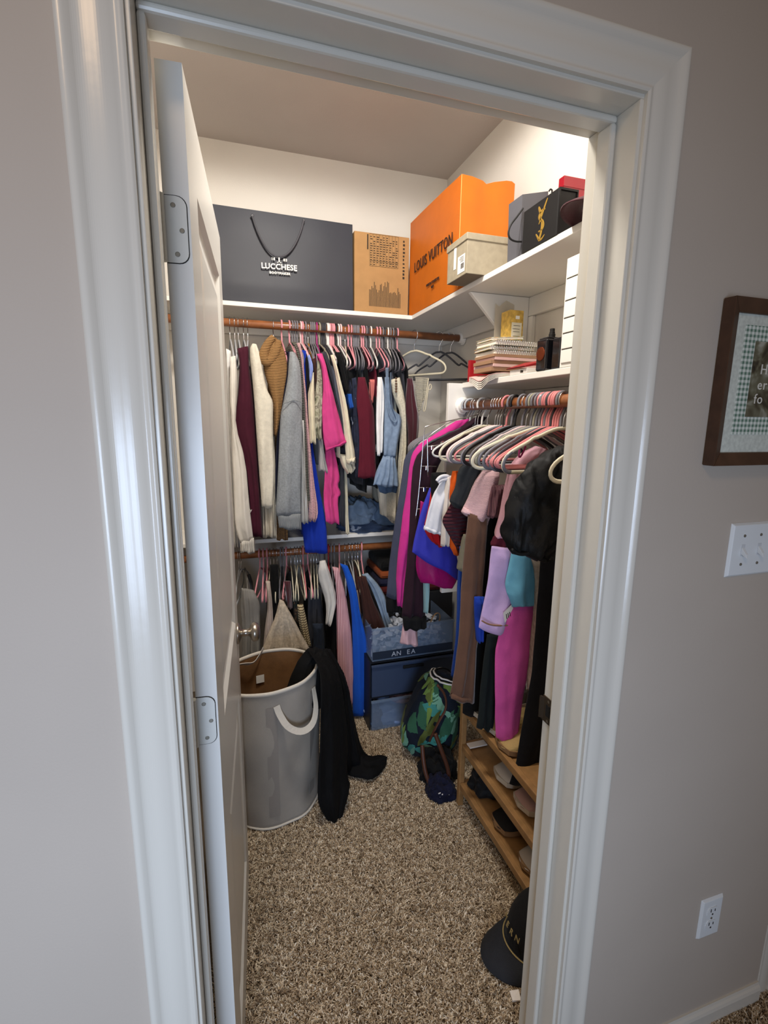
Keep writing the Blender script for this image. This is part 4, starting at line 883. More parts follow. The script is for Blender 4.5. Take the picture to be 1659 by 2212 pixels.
gb5('plum_blouse', 'plum velvet top among the hangers over the hamper', 'top', [(470,480),(490,600),(500,720)], [(530,480),(540,600),(545,720)], 1.60, fab('plum_velvet', '#43161f', sheen=.5))
gb5('floral_blouse', 'dark floral top behind the beige striped one', 'top', [(545,560),(555,800),(560,1000)], [(600,560),(610,800),(640,1000)], 1.62, fab('dark_floral', '#3a352d', fn=blotch(['#15181a', '#27302b', '#3b2f28', '#8a6a4b'], 40)))
gb5('black_blouse', 'black top with straps hanging beside the pink hangers over the hamper', 'top', [(345,330),(340,600),(350,800)], [(420,330),(430,600),(430,800)], 1.62, F_BLACK)
gb5('charcoal_skirt', 'charcoal skirt hanging between the beige striped top and white tee', 'skirt', [(690,560),(680,800),(700,1080)], [(790,540),(830,800),(850,1080)], 1.64, F_CHAR)
LR = 'low back rod'
def hx5(a): return 500+.2411*a
def x_low(u): return at(u, 1187, RODY).x
row = [(hx5(60), 'velvet', 'silver', 'chrome'), (hx5(80), 'velvet', 'silver', 'chrome')] + [(hx5(a), 'tube', 'pink', 's') for a in (250, 283, 318)] + [(hx5(a), 'velvet', 'cream', 'chrome') for a in (345, 375, 405)] + [(hx5(a), 'velvet', 'grey', 's') for a in (440, 460)] + [(hx5(490), 'tube', 'pink', 's')] + [(hx5(a), 'velvet', 'cream', 'chrome') for a in (530, 565, 590, 615)] + [(hx5(640), 'tube', 'salmon', 's'), (hx5(682), 'tube', 'pink', 's')]
row += [(hx5(a), 'velvet', 'cream', 'chrome') for a in (710, 735, 760)] + [(hx5(a), 'velvet', 'grey', 's') for a in (790, 835)] + [(hx5(868), 'tube', 'red', 's'), (hx5(892), 'velvet', 'grey', 's'), (hx5(920), 'velvet', 'grey', 's'), (hx5(966), 'tube', 'pink', 's')] + [(hx5(a), 'velvet', 'silver', 'chrome') for a in (1015, 1050, 1080)] + [(hx5(a), 'velvet', 'cream', 'chrome') for a in (1110, 1132)] + [(hx5(1165), 'tube', 'pink', 's')]
for i, (u, k, c, h) in enumerate(row):
    hanger((x_low(u), RODY, LZ+.0002), (0, 1, 0), k, c, h, hname(k, c, h, LR, 'door'), 'hangers on the low back rod', roll=random.uniform(-.22, -.02), width=.97)

# ================================================================== near rod along the side wall
GR = 'clothes on the near side rod'
def gr(kind, label, cat, L, R, y, m, extra=(), n='body_front', q=Q6, **kw):
    return garment(kind, label, cat, [pc(n, q(L, y), q(R, y), m, **kw)]+[pc(a, q(l, yy), q(r, yy), mm, **k2) for a, l, r, yy, mm, k2 in extra], GR, None)
gr('slate_cardigan', 'slate blue long cardigan farthest along the near rod', 'cardigan', [(520,330),(300,440),(215,520),(190,700),(140,1000),(100,1300),(58,1700)], [(640,330),(480,440),(350,520),(330,700),(300,1000),(260,1300),(240,1740)], 1.115, fab('slate_blue_knit', '#3d4051'), [('underlayer', [(60,1680),(50,1760),(60,1840)], [(180,1700),(180,1760),(190,1830)], 1.125, F_BLACK, dict(nr=8))], k=2)
gr('pink_cardigan', 'hot pink long-sleeved cardigan hanging beside the slate one', 'cardigan', [(640,230),(480,330),(300,440),(255,560),(232,800),(182,1100),(140,1500),(146,1775)], [(760,212),(680,330),(500,430),(400,520),(360,800),(330,1100),(300,1400),(212,1792)], 1.085, fab('fuchsia_jersey', '#c03083', var=.05), k=1.5)
gr('plum_cardigan', 'black and plum long cardigan with black hem band beside the pink one', 'cardigan', [(820,190),(600,330),(350,470),(290,560),(265,800),(255,1200),(215,1600),(190,1880)], [(900,200),(800,330),(600,480),(480,600),(440,900),(400,1300),(388,1600),(388,1880)], 1.05, fab('plum_black', '#28131e'), [('hem_band', [(192,1868),(197,1920),(206,1982)], [(390,1862),(390,1910),(390,1965)], 1.048, F_BLACK, dict(nr=8, th=.02))], k=2)
gr('pale_pink_slip', 'pale pink slip hem hanging below the plum cardigan', 'slip', [(200,1900),(185,2020),(175,2090)], [(312,1900),(320,2020),(326,2112)], 1.062, fab('pale_pink_satin', '#c9a3a8', rough=.5), k=2)
gr('mint_blouse', 'pale mint top sliver beside the plum cardigan', 'top', [(362,1540),(365,1700),(370,1830)], [(412,1540),(408,1700),(398,1840)], 1.03, fab('pale_mint', '#8fb0b3'))
gr('magenta_shorts', 'magenta satin shorts below the violet ones', 'shorts', [(345,900),(310,1350),(303,1440),(320,1530),(350,1580)], [(560,1000),(640,1350),(665,1480),(650,1560),(600,1640)], 1.0, fab('magenta_satin', '#9b1160', rough=.4, var=.05), k=1.3)
gr('violet_shorts', 'violet blue shorts with side slit hanging above magenta ones', 'shorts', [(418,790),(345,970),(292,1200),(270,1335)], [(520,800),(600,1150),(660,1400),(662,1565)], .97, fab('violet_blue', '#3436a8', rough=.6), k=1.6)
gr('red_blouse', 'bright red top behind the white tee', 'top', [(430,820),(402,980),(368,1130),(420,1230),(470,1265)], [(560,700),(540,1000),(530,1200),(516,1295)], .945, fab('bright_red', '#b3151b'))
gr('black_crop', 'black crop top behind the white tee ties', 'top', [(430,665),(425,800),(445,890)], [(560,660),(540,800),(500,890)], .925, F_BLACK)
wt = gr('white_tee', 'white tee with tied neck in the middle of the near rod', 'tee', [(545,690),(470,800),(420,920),(370,1140)], [(610,690),(560,900),(535,1000),(515,1185)], .905, fab('cool_white', '#cfcfd4'), [('sleeve_hem', [(376,1108),(370,1142)], [(518,1150),(515,1188)], .903, fab('cool_white', '#cfcfd4'), dict(nr=4, th=.02))], k=1.4)
MB().tube(smooth_path(Q6([(480,735),(500,705),(540,690),(580,695),(560,720),(520,725),(490,745)], .885)), .007, 8).build('neck_tie', fab('cool_white', '#cfcfd4'), wt, smooth=True)
gr('ivory_camisole', 'ivory camisole hanging between white tee and orange top', 'top', [(560,700),(532,900),(522,1040),(516,1272)], [(620,690),(600,900),(600,1000),(584,1275)], .885, fab('ivory_satin', '#d3c8bd'))
gr('orange_blouse', 'bright orange top peeking out beside the ivory camisole', 'top', [(612,650),(592,750),(586,900),(582,1270),(622,1345)], [(680,650),(680,750),(680,900),(700,1250),(680,1358)], .865, fab('bright_orange', '#d95a17'))
F_WAF = fab('maroon_waffle', '#4b1c28', bump=0, fn=ribs('Z', 75, 1., .006))
gr('waffle_blouse', 'maroon waffle-knit top with pointed hem', 'top', [(600,900),(560,990),(520,1060),(540,1120),(600,1220),(672,1352)], [(740,960),(760,1080),(760,1200),(745,1280),(700,1345)], .845, F_WAF)
gr('charcoal_blouse', 'charcoal short-sleeved blouse above the maroon waffle top', 'blouse', [(740,560),(655,640),(640,760),(578,890),(600,925)], [(880,560),(840,640),(800,780),(760,900),(692,985)], .82, fab('deep_charcoal', '#26292c'), n='sleeve', th=.03, k=1.2)
gr('pink_ribbed_tee', 'light pink textured tee with broad hem band', 'tee', [(870,640),(785,760),(735,900),(690,990)], [(1010,640),(980,800),(940,1000),(892,1135)], .755, knit('light_pink_texture', '#d3aeb1', 'Z', 230, .6), [('hem_band', [(705,948),(690,992)], [(915,1085),(893,1140)], .752, fab('light_pink', '#d3aeb1'), dict(nr=5, th=.022))], k=1.2, n='sleeve', th=.028)
gr('brown_trousers', 'brown jersey trousers hanging long beneath the pink textured tee', 'trousers', [(745,1000),(722,1200),(700,1500),(680,1800),(650,2180),(596,2550)], [(900,1050),(885,1300),(862,1600),(842,1900),(805,2200),(792,2585)], .735, fab('mocha_jersey', '#5d4030', sheen=.3), [('hem', [(600,2520),(594,2560)], [(796,2530),(790,2592)], .733, fab('mocha_jersey', '#5d4030'), dict(nr=5, th=.02, amp=.003, wr=.001))], k=2, n='leg')
gr('olive_trousers', 'olive trousers edge just behind the brown jersey ones', 'trousers', [(700,1180),(680,1300),(648,1475)], [(760,1180),(750,1300),(740,1480)], .76, fab('olive_drab', '#6a6453'))
gr('mauve_blouse', 'mauve pleated blouse between light pink tee and pink sweater', 'blouse', [(940,780),(920,900),(900,1030)], [(1060,760),(1040,900),(980,1040)], .71, fab('mauve_pleat', '#6e4a50', fn=ribs('X', 120, .8), bump=0))
gr('black_trousers', 'wide black trousers filling the gap behind the lilac top', 'trousers', [(1010,1080),(1010,1300),(1005,1450),(1000,1540)], [(1110,1060),(1110,1300),(1100,1450),(1090,1570)], .775, F_BLACK, q=QP, k=2.2, n='leg')
gr('green_black_trousers', 'greenish black trousers beside the hot pink ones', 'trousers', [(1052,1370),(1043,1450),(1030,1570)], [(1080,1370),(1075,1480),(1062,1580)], .66, fab('bottle_black', '#11191a'), q=QP, n='leg')
gr('blue_trousers', 'blue trouser edge behind the brown jersey ones', 'trousers', [(992,1180),(987,1350),(975,1462)], [(1012,1180),(1008,1350),(998,1465)], .79, fab('true_blue', '#173a86'), q=QP, n='leg')
gr('blue_leggings', 'short royal blue leggings beside the brown trousers', 'leggings', [(1025,1290),(1026,1340),(1030,1385)], [(1048,1290),(1046,1340),(1042,1385)], .70, fab('royal_jersey', '#18399a'), q=QP, n='leg')
gr('pink_sweater', 'pale pink long-sleeved sweater with maroon cuff', 'sweater', [(1310,440),(1185,500),(1092,600),(1062,740),(1030,900),(960,1215)], [(1400,470),(1340,560),(1250,700),(1180,900),(1120,1100),(1060,1230)], .635, fab('baby_pink_terry', '#cf9fab', bump=.6), [('cuff', [(962,1195),(945,1230),(925,1268)], [(1065,1195),(1085,1270),(1095,1362)], .632, fab('burgundy_rib', '#4a1222'), dict(nr=8, th=.02))], k=1.2, th=.03, n='sleeve')
ll = gr('lilac_blouse', 'lilac lounge top with brown trim and printed tag', 'top', [(940,1280),(920,1500),(882,1750),(838,1965)], [(1120,1300),(1190,1500),(1232,1700),(1172,1880),(1116,2068)], .605, fab('lilac_jersey', '#bda2cc'), k=1.4, amp=.010)
MB().tube(smooth_path(Q6([(858,1905),(900,1930),(960,1945),(1040,1945),(1112,1938)], .578)), .0030, 6).build('trim_braid', fab('braid_brown', '#8a6652'), ll, smooth=True)
tg = MB().hexa([*Q6([(1035,1840),(1105,1770)], .572), *Q6([(1120,1800),(1050,1925)], .572), *Q6([(1035,1840),(1105,1770)], .570), *Q6([(1120,1800),(1050,1925)], .570)]).build('printed_tag', M_WINK, ll)
for i in range(3): MB().tube([*Q6([(1062+14*i, 1850-9*i), (1068+14*i, 1890-12*i)], .5685)], .0014, 5).build('tag_print', M_INK, tg)
gr('sky_blue_blouse', 'sky blue top between the lilac and lace ones', 'top', [(1112,1300),(1072,1500),(1056,1640),(1112,1782)], [(1290,1300),(1302,1500),(1322,1680),(1312,1778)], .565, fab('sky_blue', '#6fb0c8'), k=1.2, amp=.012)
gr('lace_sleeve_dress', 'beige lace sleeve hanging beneath the sheer black blouse', 'dress', [(1250,1340),(1300,1500),(1310,1800),(1292,2100),(1255,2480)], [(1400,1360),(1402,1600),(1352,1800),(1312,2050),(1268,2500)], .545, fab('beige_lace', '#a7998a', bump=1., bscale=120, fn=None, var=.25, vscale=70), n='sleeve')
gr('pink_trousers', 'hot pink wide trousers hanging low beneath the lilac top', 'trousers', [(1100,1300),(1073,1380),(1068,1470),(1071,1593)], [(1160,1300),(1152,1400),(1136,1480),(1116,1600)], .585, fab('bubblegum_pink', '#d457a0'), q=QP, k=1.3, n='leg')
gr('black_dress', 'long black dress hanging nearest the door jamb', 'dress', [(1168,1200),(1155,1400),(1135,1550),(1115,1650),(1100,1692)], [(1260,1200),(1260,1500),(1250,1650),(1200,1720)], .50, fab('ink_black', '#0d0d12'), q=QP, k=2, n='skirt')
sb_ = gr('sheer_blouse', 'sheer black organza puff-sleeved blouse on a cream hanger', 'blouse', [(1500,440),(1380,500),(1250,600),(1150,720),(1075,900),(1032,1080),(1030,1200),(1075,1310),(1110,1335)], [(1640,430),(1680,600),(1690,800),(1660,1000),(1600,1200),(1500,1330),(1380,1400)], .34, mat('black_organza', '#0b0c0d', .6, spec=.25, alpha=.94, bump=1., bscale=34, crease=1., cscale=22), k=2.5, amp=.012, th=.04, wr=.022, wf=22, nr=40, nc=24, n='puff_sleeve')
MB().tube(smooth_path(Q6([(1108,1310),(1150,1340),(1210,1350),(1270,1330),(1340,1390),(1390,1405)], .310)), .005, 8).build('gathered_cuff', MATS['black_organza'], sb_, smooth=True)

# hangers on the near rod
NR = 'near side rod'
def y_rod(u): return atx(u, 872, RX).y
hx8 = lambda a: 940+.205*a
row = [(235, 'velvet', 'grey', 's'), (255, 'velvet', 'grey', 's'), (275, 'velvet', 'grey', 's'), (300, 'velvet', 'grey', 's'), (342, 'velvet', 'silver', 's'), (372, 'velvet', 'silver', 's'), (430, 'velvet', 'charcoal', 'chrome'), (500, 'tube', 'white', 's'), (558, 'velvet', 'cream', 'chrome'), (640, 'velvet', 'pale pink', 'chrome'), (666, 'velvet', 'pale pink', 'chrome'), (692, 'velvet', 'white', 'chrome'), (727, 'velvet', 'grey', 'chrome'), (762, 'tube', 'salmon', 's'), (815, 'velvet', 'grey', 's'), (850, 'velvet', 'black', 's'), (928, 'velvet', 'grey', 's'), (970, 'velvet', 'pale pink', 'chrome'), (1020, 'velvet', 'grey', 's'), (1048, 'velvet', 'olive', 's'), (1075, 'velvet', 'grey', 's'), (1110, 'velvet', 'grey', 's'), (1140, 'tube', 'salmon', 's'), (1165, 'velvet', 'grey', 's'), (1188, 'tube', 'salmon', 's'), (1212, 'tube', 'salmon', 's'), (1232, 'velvet', 'charcoal', 's'), (1258, 'tube', 'salmon', 's'), (1285, 'tube', 'salmon', 's'), (1310, 'tube', 'salmon', 's'), (1338, 'velvet', 'grey', 's'), (1366, 'velvet', 'cream', 'chrome')]
for i, (a, k, c, h) in enumerate(row):
    y = y_rod(hx8(a)); sw_ = -.12 if i < 7 else random.uniform(.08, .20)
    hanger((RX, y, RZ+.0002), (1, 0, 0), k, c, h, hname(k, c, h, NR, 'white panel'), 'hangers on the near side rod', roll=sw_)
hanger((RX, .60, RZ), (1, -.05, 0), 'velvet', 'cream', 'chrome', 'large cream hanger showing its rounded end above the pale pink sweater', 'hangers on the near side rod', width=1.12)
hanger((RX, .262, RZ), (1, -.04, 0), 'velvet', 'cream', 'chrome', 'cream hanger whose rounded end pokes through the sheer black blouse', 'hangers on the near side rod', width=1.0)
# chrome tiered skirt hanger
sk = thing('tiered_hanger', (.93, 1.02, 1.10), 'chrome wire tiered skirt hanger with clips, hanging in front of the plum cardigan', 'hanger')
for k, (dy, dx) in enumerate(((0, 0), (-.055, .012))):
    y = 1.02+dy
    P = Q6([(830, 178), (600, 225), (386-20*k+40*k, 275+85*k)], y)
    P += Q6([(375+25*k, 292+85*k), (350+40*k, 600), (322+75*k, 900), (300+100*k, 1060)], y) if not k else Q6([(400, 380), (402, 500), (405, 700)], y)
    MB().tube(smooth_path(P, 1), .0022, 8).build('wire_rail', M_CHROME, sk, smooth=True)
for (a, b) in ((400, 440), (355, 610), (335, 790), (315, 968)):
    p = at(820+.2577*a, 850+.2577*b, 1.01); MB().tube([p, p+Vector((.055, -.01, 0))], .0018, 6).build('crossbar', M_CHROME, sk, smooth=True)
    c = p+Vector((.018, -.006, -.006)); B('clip', tuple(c-Vector((.006, .004, .009))), tuple(c+Vector((.006, .004, .009))), M_CHROME, sk, bevel=.0015)
p = at(820+.2577*530, 850+.2577*422, .98); MB().tube([at(820+.2577*400, 850+.2577*450, .98), p], .0018, 6).build('crossbar', M_CHROME, sk, smooth=True)
MB().lathe(p, [(.008, -.008), (.010, -.004), (.010, .004), (.008, .008)], 12, 'Y').build('clip_knob', M_CHROME, sk)
MB().tube(smooth_path([(RX+s, 1.02, RZ+z) for s, z in HK]), .0022, 8).build('hook', M_CHROME, sk, smooth=True)
mt_ = MB().tube(smooth_path([*Q6([(1190,375),(1180,430),(1165,520)], .60), *Q6([(1175,545),(1215,470),(1225,430),(1195,372)], .60)]), .0045, 6, ry=.002).build('magenta_strap', fab('magenta_ribbon', '#a5316b'), smooth=True); tag(mt_, 'magenta strap looped over the large cream hanger', 'strap')
# black strap looped over the rod
st = MB().tube(smooth_path([(RX-.02, .80, RZ-.10), (RX-.025, .79, RZ-.02), (RX-.01, .785, RZ+.024), (RX+.015, .785, RZ+.02), (RX+.01, .775, RZ-.05), (RX-.04, .76, RZ-.14), (RX-.07, .75, RZ-.20)]), .004, 6, ry=.0015).build('leather_belt', mat('black_leather', '#1a1414', .4), smooth=True); tag(st, 'thin black belt looped over the near rod among the hangers', 'belt')

# ================================================================== more cloth behind the front row, shelf and floor
def filler(kind, label, cat, u, hem, m, y0=1.60, ztop=1.80, x_of=x_back, group=GU, yb=1.98):
    x = x_of(u); o = thing(kind, (x, (y0+yb)/2, hem), label, cat, group)
    fr = [Vector((x, RODY-.02, ztop+.055)), Vector((x+.002, y0+.06, ztop)), Vector((x+.004, y0, ztop-.06)), Vector((x+.006, y0+.005, (ztop+hem)/2)), Vector((x+.008, y0+.01, hem))]
    bk = [Vector((x, RODY+.02, ztop+.055)), Vector((x, yb-.06, ztop)), Vector((x, yb, ztop-.06)), Vector((x, yb, (ztop+hem)/2)), Vector((x, yb-.01, hem+.01))]
    drape('body', fr, bk, m, o, N=(-1, 0, 0), th=.014, k=2.5, amp=.006); return o
for a, hem, m, kd, lb_, ct_ in ((360, 1.30, F_BLACK, 'black_tank', 'black tank top under the hangers beside the wine red dress', 'tank top'), (404, 1.22, F_CHAR, 'grey_tank', 'dark grey tank top behind the printed blouse', 'tank top'),
        (444, 1.18, F_BLACK, 'black_vest', 'black vest hanging behind the wine red dress', 'vest'), (500, 1.25, F_WINE, 'wine_blouse', 'wine blouse behind the salmon camisole', 'blouse'), (530, 1.2, F_BLACK, 'black_skirt', 'black skirt hanging behind the bright white shirt', 'skirt'),
        (640, 1.2, F_SLATE, 'slate_skirt', 'slate skirt hanging behind the denim dress', 'skirt'), (735, 1.25, F_CHAR, 'charcoal_vest', 'charcoal vest behind the cream lace dress', 'vest'), (765, 1.3, F_BLACK, 'black_slip', 'black slip between lace dress and maroon velvet dress', 'slip')):
    filler(kd, lb_, ct_, hx4(a), hem, m, ztop=1.83)
for a, hem, m, kd, lb_, ct_ in ((150, .12, F_CHAR, 'charcoal_coat', 'charcoal coat in the dark behind the grey jersey shirt', 'coat'), (330, .15, F_BLACK, 'black_coat', 'black coat in the dark behind the lace blouse', 'coat'), (520, .12, F_CHAR, 'dark_coat', 'dark coat hanging behind the beige striped blouse', 'coat'), (700, .15, F_BLACK, 'black_jacket', 'black jacket hanging behind the denim skirt', 'jacket'), (880, .12, F_BLACK, 'black_gown', 'black gown hanging behind the pink striped shirt', 'gown'), (1090, .2, F_BROWN, 'brown_coat', 'dark brown coat behind the cobalt dress', 'coat')):
    filler(kd, lb_, ct_, hx5(a), hem, m, ztop=.70, x_of=x_low, group=GL, y0=1.62)
def heap(name, label, cat, c, size, m, seed, group=None, parts=(), flat=.55, power=2.6):
    """a crumpled heap of cloth"""
    V = []; F = []; nu, nv = 72, 26; cx, cy, cz = c; sx, sy, sz = size; sd = Vector((seed*7.1, seed*3.3, seed))
    for j in range(nv+1):
        ph = PI/2*j/nv
        for i in range(nu):
            th = 2*PI*i/nu; ct, st_ = math.cos(th), math.sin(th)
            r = (abs(ct)**power+abs(st_)**power)**(-1/power)*max(0., math.cos(ph))**flat
            d = Vector((ct*r, st_*r, math.sin(ph)))
            nz = 1+.20*noise.noise(d*2.2+sd)+.20*abs(noise.noise(d*4+sd))+.05*abs(noise.noise(d*9+sd))
            V.append((cx+d.x*sx*nz, cy+d.y*sy*nz, cz+max(0, d.z*sz*(nz+.30*noise.noise(d*3+sd*2)))))
    for j in range(nv):
        for i in range(nu): F.append((j*nu+i, j*nu+(i+1) % nu, (j+1)*nu+(i+1) % nu, (j+1)*nu+i))
    F.append(tuple(range(nu))[::-1]); F.append(tuple(range(nv*nu, (nv+1)*nu)))
    o = obj(name, V, F, m, smooth=True); tag(o, label, cat, group); return o
ZM = .9485
F_J1 = fab('faded_denim', '#6d7f94', var=.25, vscale=14, bump=.6, bscale=500); F_J2 = fab('dark_denim', '#33415a', var=.2, vscale=14, bump=.6, bscale=500); F_J3 = fab('grey_denim', '#8b93a0', var=.2, vscale=14)
def seams(o, pts, m):
    for P in pts: MB().tube(smooth_path(P), .0022, 6).build('seam', m, o, smooth=True)
GJ = 'jeans piled on the lower shelf'
p = at(790, 1105, 1.83)
j1 = heap('jeans', 'dark blue jeans at the bottom of the pile on the lower shelf', 'jeans', (.80, 1.88, ZM), (.15, .13, .07), F_J2, 3, GJ)
j2 = heap('jeans', 'faded light jeans crumpled beneath the wine red dress', 'jeans', (.74, 1.85, ZM+.045), (.105, .10, .12), F_J1, 5, GJ)
j3 = heap('jeans', 'mid blue jeans heaped beneath the denim ruffle', 'jeans', (.90, 1.86, ZM+.03), (.10, .10, .12), F_DDENIM, 8, GJ)
j4 = heap('jeans', 'grey washed jeans lying at the front of the pile', 'jeans', (.75, 1.82, ZM), (.06, .055, .05), F_J3, 11, GJ)
F_ORG = fab('burnt_orange', '#8a4420'); F_DRED = fab('dark_red', '#4d1512')
co = B('storage_cube', (.80, 1.70, .0), (1.27, 2.03, .60), mat('black_fabric_board', '#131316', .9), bevel=.006); tag(co, 'black fabric storage cube in the far corner under the folded clothes', 'storage cube')
MB().tube(smooth_path([(.98, 1.697, .42), (.99, 1.685, .40), (1.04, 1.682, .39), (1.09, 1.685, .40), (1.10, 1.697, .42)]), .006, 8).build('handle', F_BLACK, co, smooth=True)
z = .602
for k, (m, h, lb_) in enumerate(((F_DRED, .045, 'dark red folded sweater at the bottom of the corner stack'), (F_NAVY, .04, 'navy folded sweater low in the corner stack'), (F_ORG, .04, 'burnt orange folded sweater in the corner stack'), (F_BLACK, .05, 'black folded sweater on top of the corner stack'))):
    o = MB().box((.82+.01*k, 1.70+.008*k, z), (1.22-.012*k, 2.0, z+h)).build('folded_sweater', m, bevel=.016, seg=4); tag(o, lb_, 'sweater', 'folded sweaters in the corner'); z += h+.001
    o.data.polygons.foreach_set('use_smooth', [True]*len(o.data.polygons))
    MB().tube([(.83+.01*k, 1.6985+.008*k, z-h*.5), (1.20-.012*k, 1.6985+.008*k, z-h*.55)], .004, 6).build('fold', m, o, smooth=True)

# ------------------------------------------------------------------ drawers and bin in the corner
BX0, BX1, BY0, BY1 = .70, 1.14, 1.405, 1.69
M_CLR = mat('clear_blue_plastic', '#7f93ad', .22, alpha=.38, spec=.5); M_SMK = mat('smoky_blue_plastic', '#3f4c66', .3, alpha=.86, spec=.5); M_DKF = mat('dark_drawer_frame', '#12151d', .5)
def bin_(name, z0, h, m, label, slot):
    o = thing(name, ((BX0+BX1)/2, BY0, z0), label, 'storage box')
    t = .003
    B('front_wall', (BX0+.006, BY0, z0+.006), (BX1-.006, BY0+t, z0+h-.012), m, o, bevel=.001)
    for a, b in (((BX0+.006, BY0+t, z0+.006), (BX0+.006+t, BY1, z0+h-.012)), ((BX1-.006-t, BY0+t, z0+.006), (BX1-.006, BY1, z0+h-.012))): B('side_wall', a, b, m, o)
    B('base', (BX0+.006, BY0, z0+.003), (BX1-.006, BY1, z0+.006), m, o)
    B('rim', (BX0+.002, BY0-.008, z0+h-.020), (BX1-.002, BY0+.004, z0+h-.008), m, o, bevel=.002)
    if slot:
        B('handle_slot', (.865, BY0-.0092, z0+h-.046), (.975, BY0-.0005, z0+h-.030), mat('slot_shadow', '#0a0c12', .8), o, bevel=.002)
    return o
fr_ = thing('storage_tower', ((BX0+BX1)/2, BY0, 0), 'dark frame holding the stacked translucent drawers in the corner', 'storage tower')
for zz in (.0, .184, .372): B('frame_rail', (BX0, BY0+.002, zz), (BX1, BY1, zz+.006), M_DKF, fr_)
for xx in (BX0-.004, BX1): B('frame_side', (xx, BY0+.002, 0), (xx+.004, BY1, .378), M_DKF, fr_)
bin_('storage_box', .006, .176, M_CLR, 'clear lowest drawer with pale blue cloth inside, resting on the carpet', False)
bin_('storage_box', .190, .182, M_SMK, 'smoky blue middle drawer with a slotted handle', True)
tb = bin_('storage_box', .380, .182, M_CLR, 'clear open bin full of crumpled white paper on top of the drawers', False)
B('printed_band', (BX0+.008, BY0-.0016, .392), (BX1-.008, BY0-.0004, .432), mat('dark_band', '#1d2738', .5), tb)
M_PBI = mat('pale_band_ink', '#aeb6c2', .6)
for ch, dx in (('A', -.052), ('N', -.026), ('E', .024), ('A', .050)): text(ch, .034, (.868+dx, BY0-.0022, .400), (1, 0, 0), (0, 0, 1), M_PBI, tb)
heap('folded_cloth', 'pale blue cloth folded inside the lowest clear drawer', 'cloth', (.86, 1.52, .0125), (.15, .10, .09), fab('pale_blue_cloth', '#8398c0'), 2)
heap('folded_cloth', 'brown cloth folded inside the lowest clear drawer', 'cloth', (.745, 1.50, .0125), (.035, .08, .10), fab('brown_cloth', '#57453f'), 4)
o = heap('folded_cloth', 'pink garment folded between the lowest and middle drawers', 'cloth', (.90, 1.47, .125), (.07, .05, .035), fab('pink_cloth', '#b98a8a'), 6)
M_SHP = mat('crumpled_white_paper', '#b9c0cc', .8)
mb = MB(); rs = random.Random(5)
for i in range(230):
    c = Vector((rs.uniform(.72, 1.12), rs.uniform(1.425, 1.66), rs.uniform(.40, .515))); s = rs.uniform(.012, .026)
    R = Matrix.Rotation(rs.uniform(0, 6), 3, 'X') @ Matrix.Rotation(rs.uniform(0, 6), 3, 'Z')
    q = [R @ Vector(v)*s for v in ((-1, -.6, 0), (0, -.7, .4), (1, -.5, 0), (1, .6, .2), (0, .5, -.4), (-1, .7, .1))]
    mb.add([c+v for v in q], [(0, 1, 4, 5), (1, 2, 3, 4)])
o = mb.build('shredded_paper', M_SHP); o['kind'] = 'stuff'; tag(o, 'crumpled white tissue paper filling the clear top bin', 'paper')
MB().tube(smooth_path([(1.02, 1.45, .50), (1.03, 1.44, .56), (1.055, 1.44, .585), (1.08, 1.45, .57), (1.085, 1.47, .52)]), .005, 8, ry=.002).build('leather_strap', mat('tan_leather', '#a07a50', .5), smooth=True)
tag(bpy.data.objects['leather_strap'], 'tan leather strap sticking up from the clear top bin', 'strap')

# ------------------------------------------------------------------ laundry hamper
HC = Vector((.200, 1.13, .012)); HR = .188; HH = .548
hm = thing('laundry_hamper', HC, 'tall round grey canvas laundry hamper with white strap handles', 'hamper')
M_CAN = mat('grey_canvas', '#a49d93', .85, bump=.4, bscale=500, var=.05, vscale=12, crease=.3, cscale=7); M_LIN = mat('brown_hamper_lining', '#7a5633', .8, bump=.4, bscale=400, var=.1, vscale=40); M_TAPE = mat('white_cotton_tape', '#cfc8bc', .8, bump=.4, bscale=500)
def hring(th, t):     # slightly buckled wall
    dent = .010*math.sin(3*th+1.2)*math.sin(PI*t) + .006*noise.noise(Vector((math.cos(th)*2, math.sin(th)*2, t*4))) - .012*math.exp(-((t-.12)/.06)**2)*math.exp(-((th+.55)/.35)**2)
    return HR*(1+.025*math.sin(2*th+.4)*t) + dent
V = []; F = []; nu, nv = 72, 26
rimz = lambda th: HH+.012*math.sin(th*1+2.2)
for j in range(nv+1):
    t = j/nv
    for i in range(nu):
        th = 2*PI*i/nu-PI; r = hring(th, t); V.append(HC+Vector((r*math.cos(th), r*math.sin(th), rimz(th)*t)))
for j in range(nv):
    for i in range(nu): F.append((j*nu+i, j*nu+(i+1) % nu, (j+1)*nu+(i+1) % nu, (j+1)*nu+i))
F.append(tuple(range(nu)))
obj('canvas_wall', V, F, M_CAN, hm, smooth=True)
V2 = [HC+Vector(((v-HC).x*.975, (v-HC).y*.975, (v-HC).z*.985+.006)) for v in V]; obj('lining', V2, F, M_LIN, hm, smooth=True)
rim = [HC+Vector((hring(2*PI*i/nu-PI, 1)*math.cos(2*PI*i/nu-PI)*.99, hring(2*PI*i/nu-PI, 1)*math.sin(2*PI*i/nu-PI)*.99, rimz(2*PI*i/nu-PI))) for i in range(nu)]
MB().tube(rim, .0055, 8, closed=True, ry=.008).build('rim_tape', M_TAPE, hm, smooth=True)
base = [HC+Vector((hring(2*PI*i/nu-PI, 0)*math.cos(2*PI*i/nu-PI), hring(2*PI*i/nu-PI, 0)*math.sin(2*PI*i/nu-PI), .004)) for i in range(nu)]
MB().tube(base, .005, 8, closed=True).build('base_piping', M_TAPE, hm, smooth=True)
def hsurf(th, z, out): 
    r = hring(th, z/HH)+out; return HC+Vector((r*math.cos(th), r*math.sin(th), z))
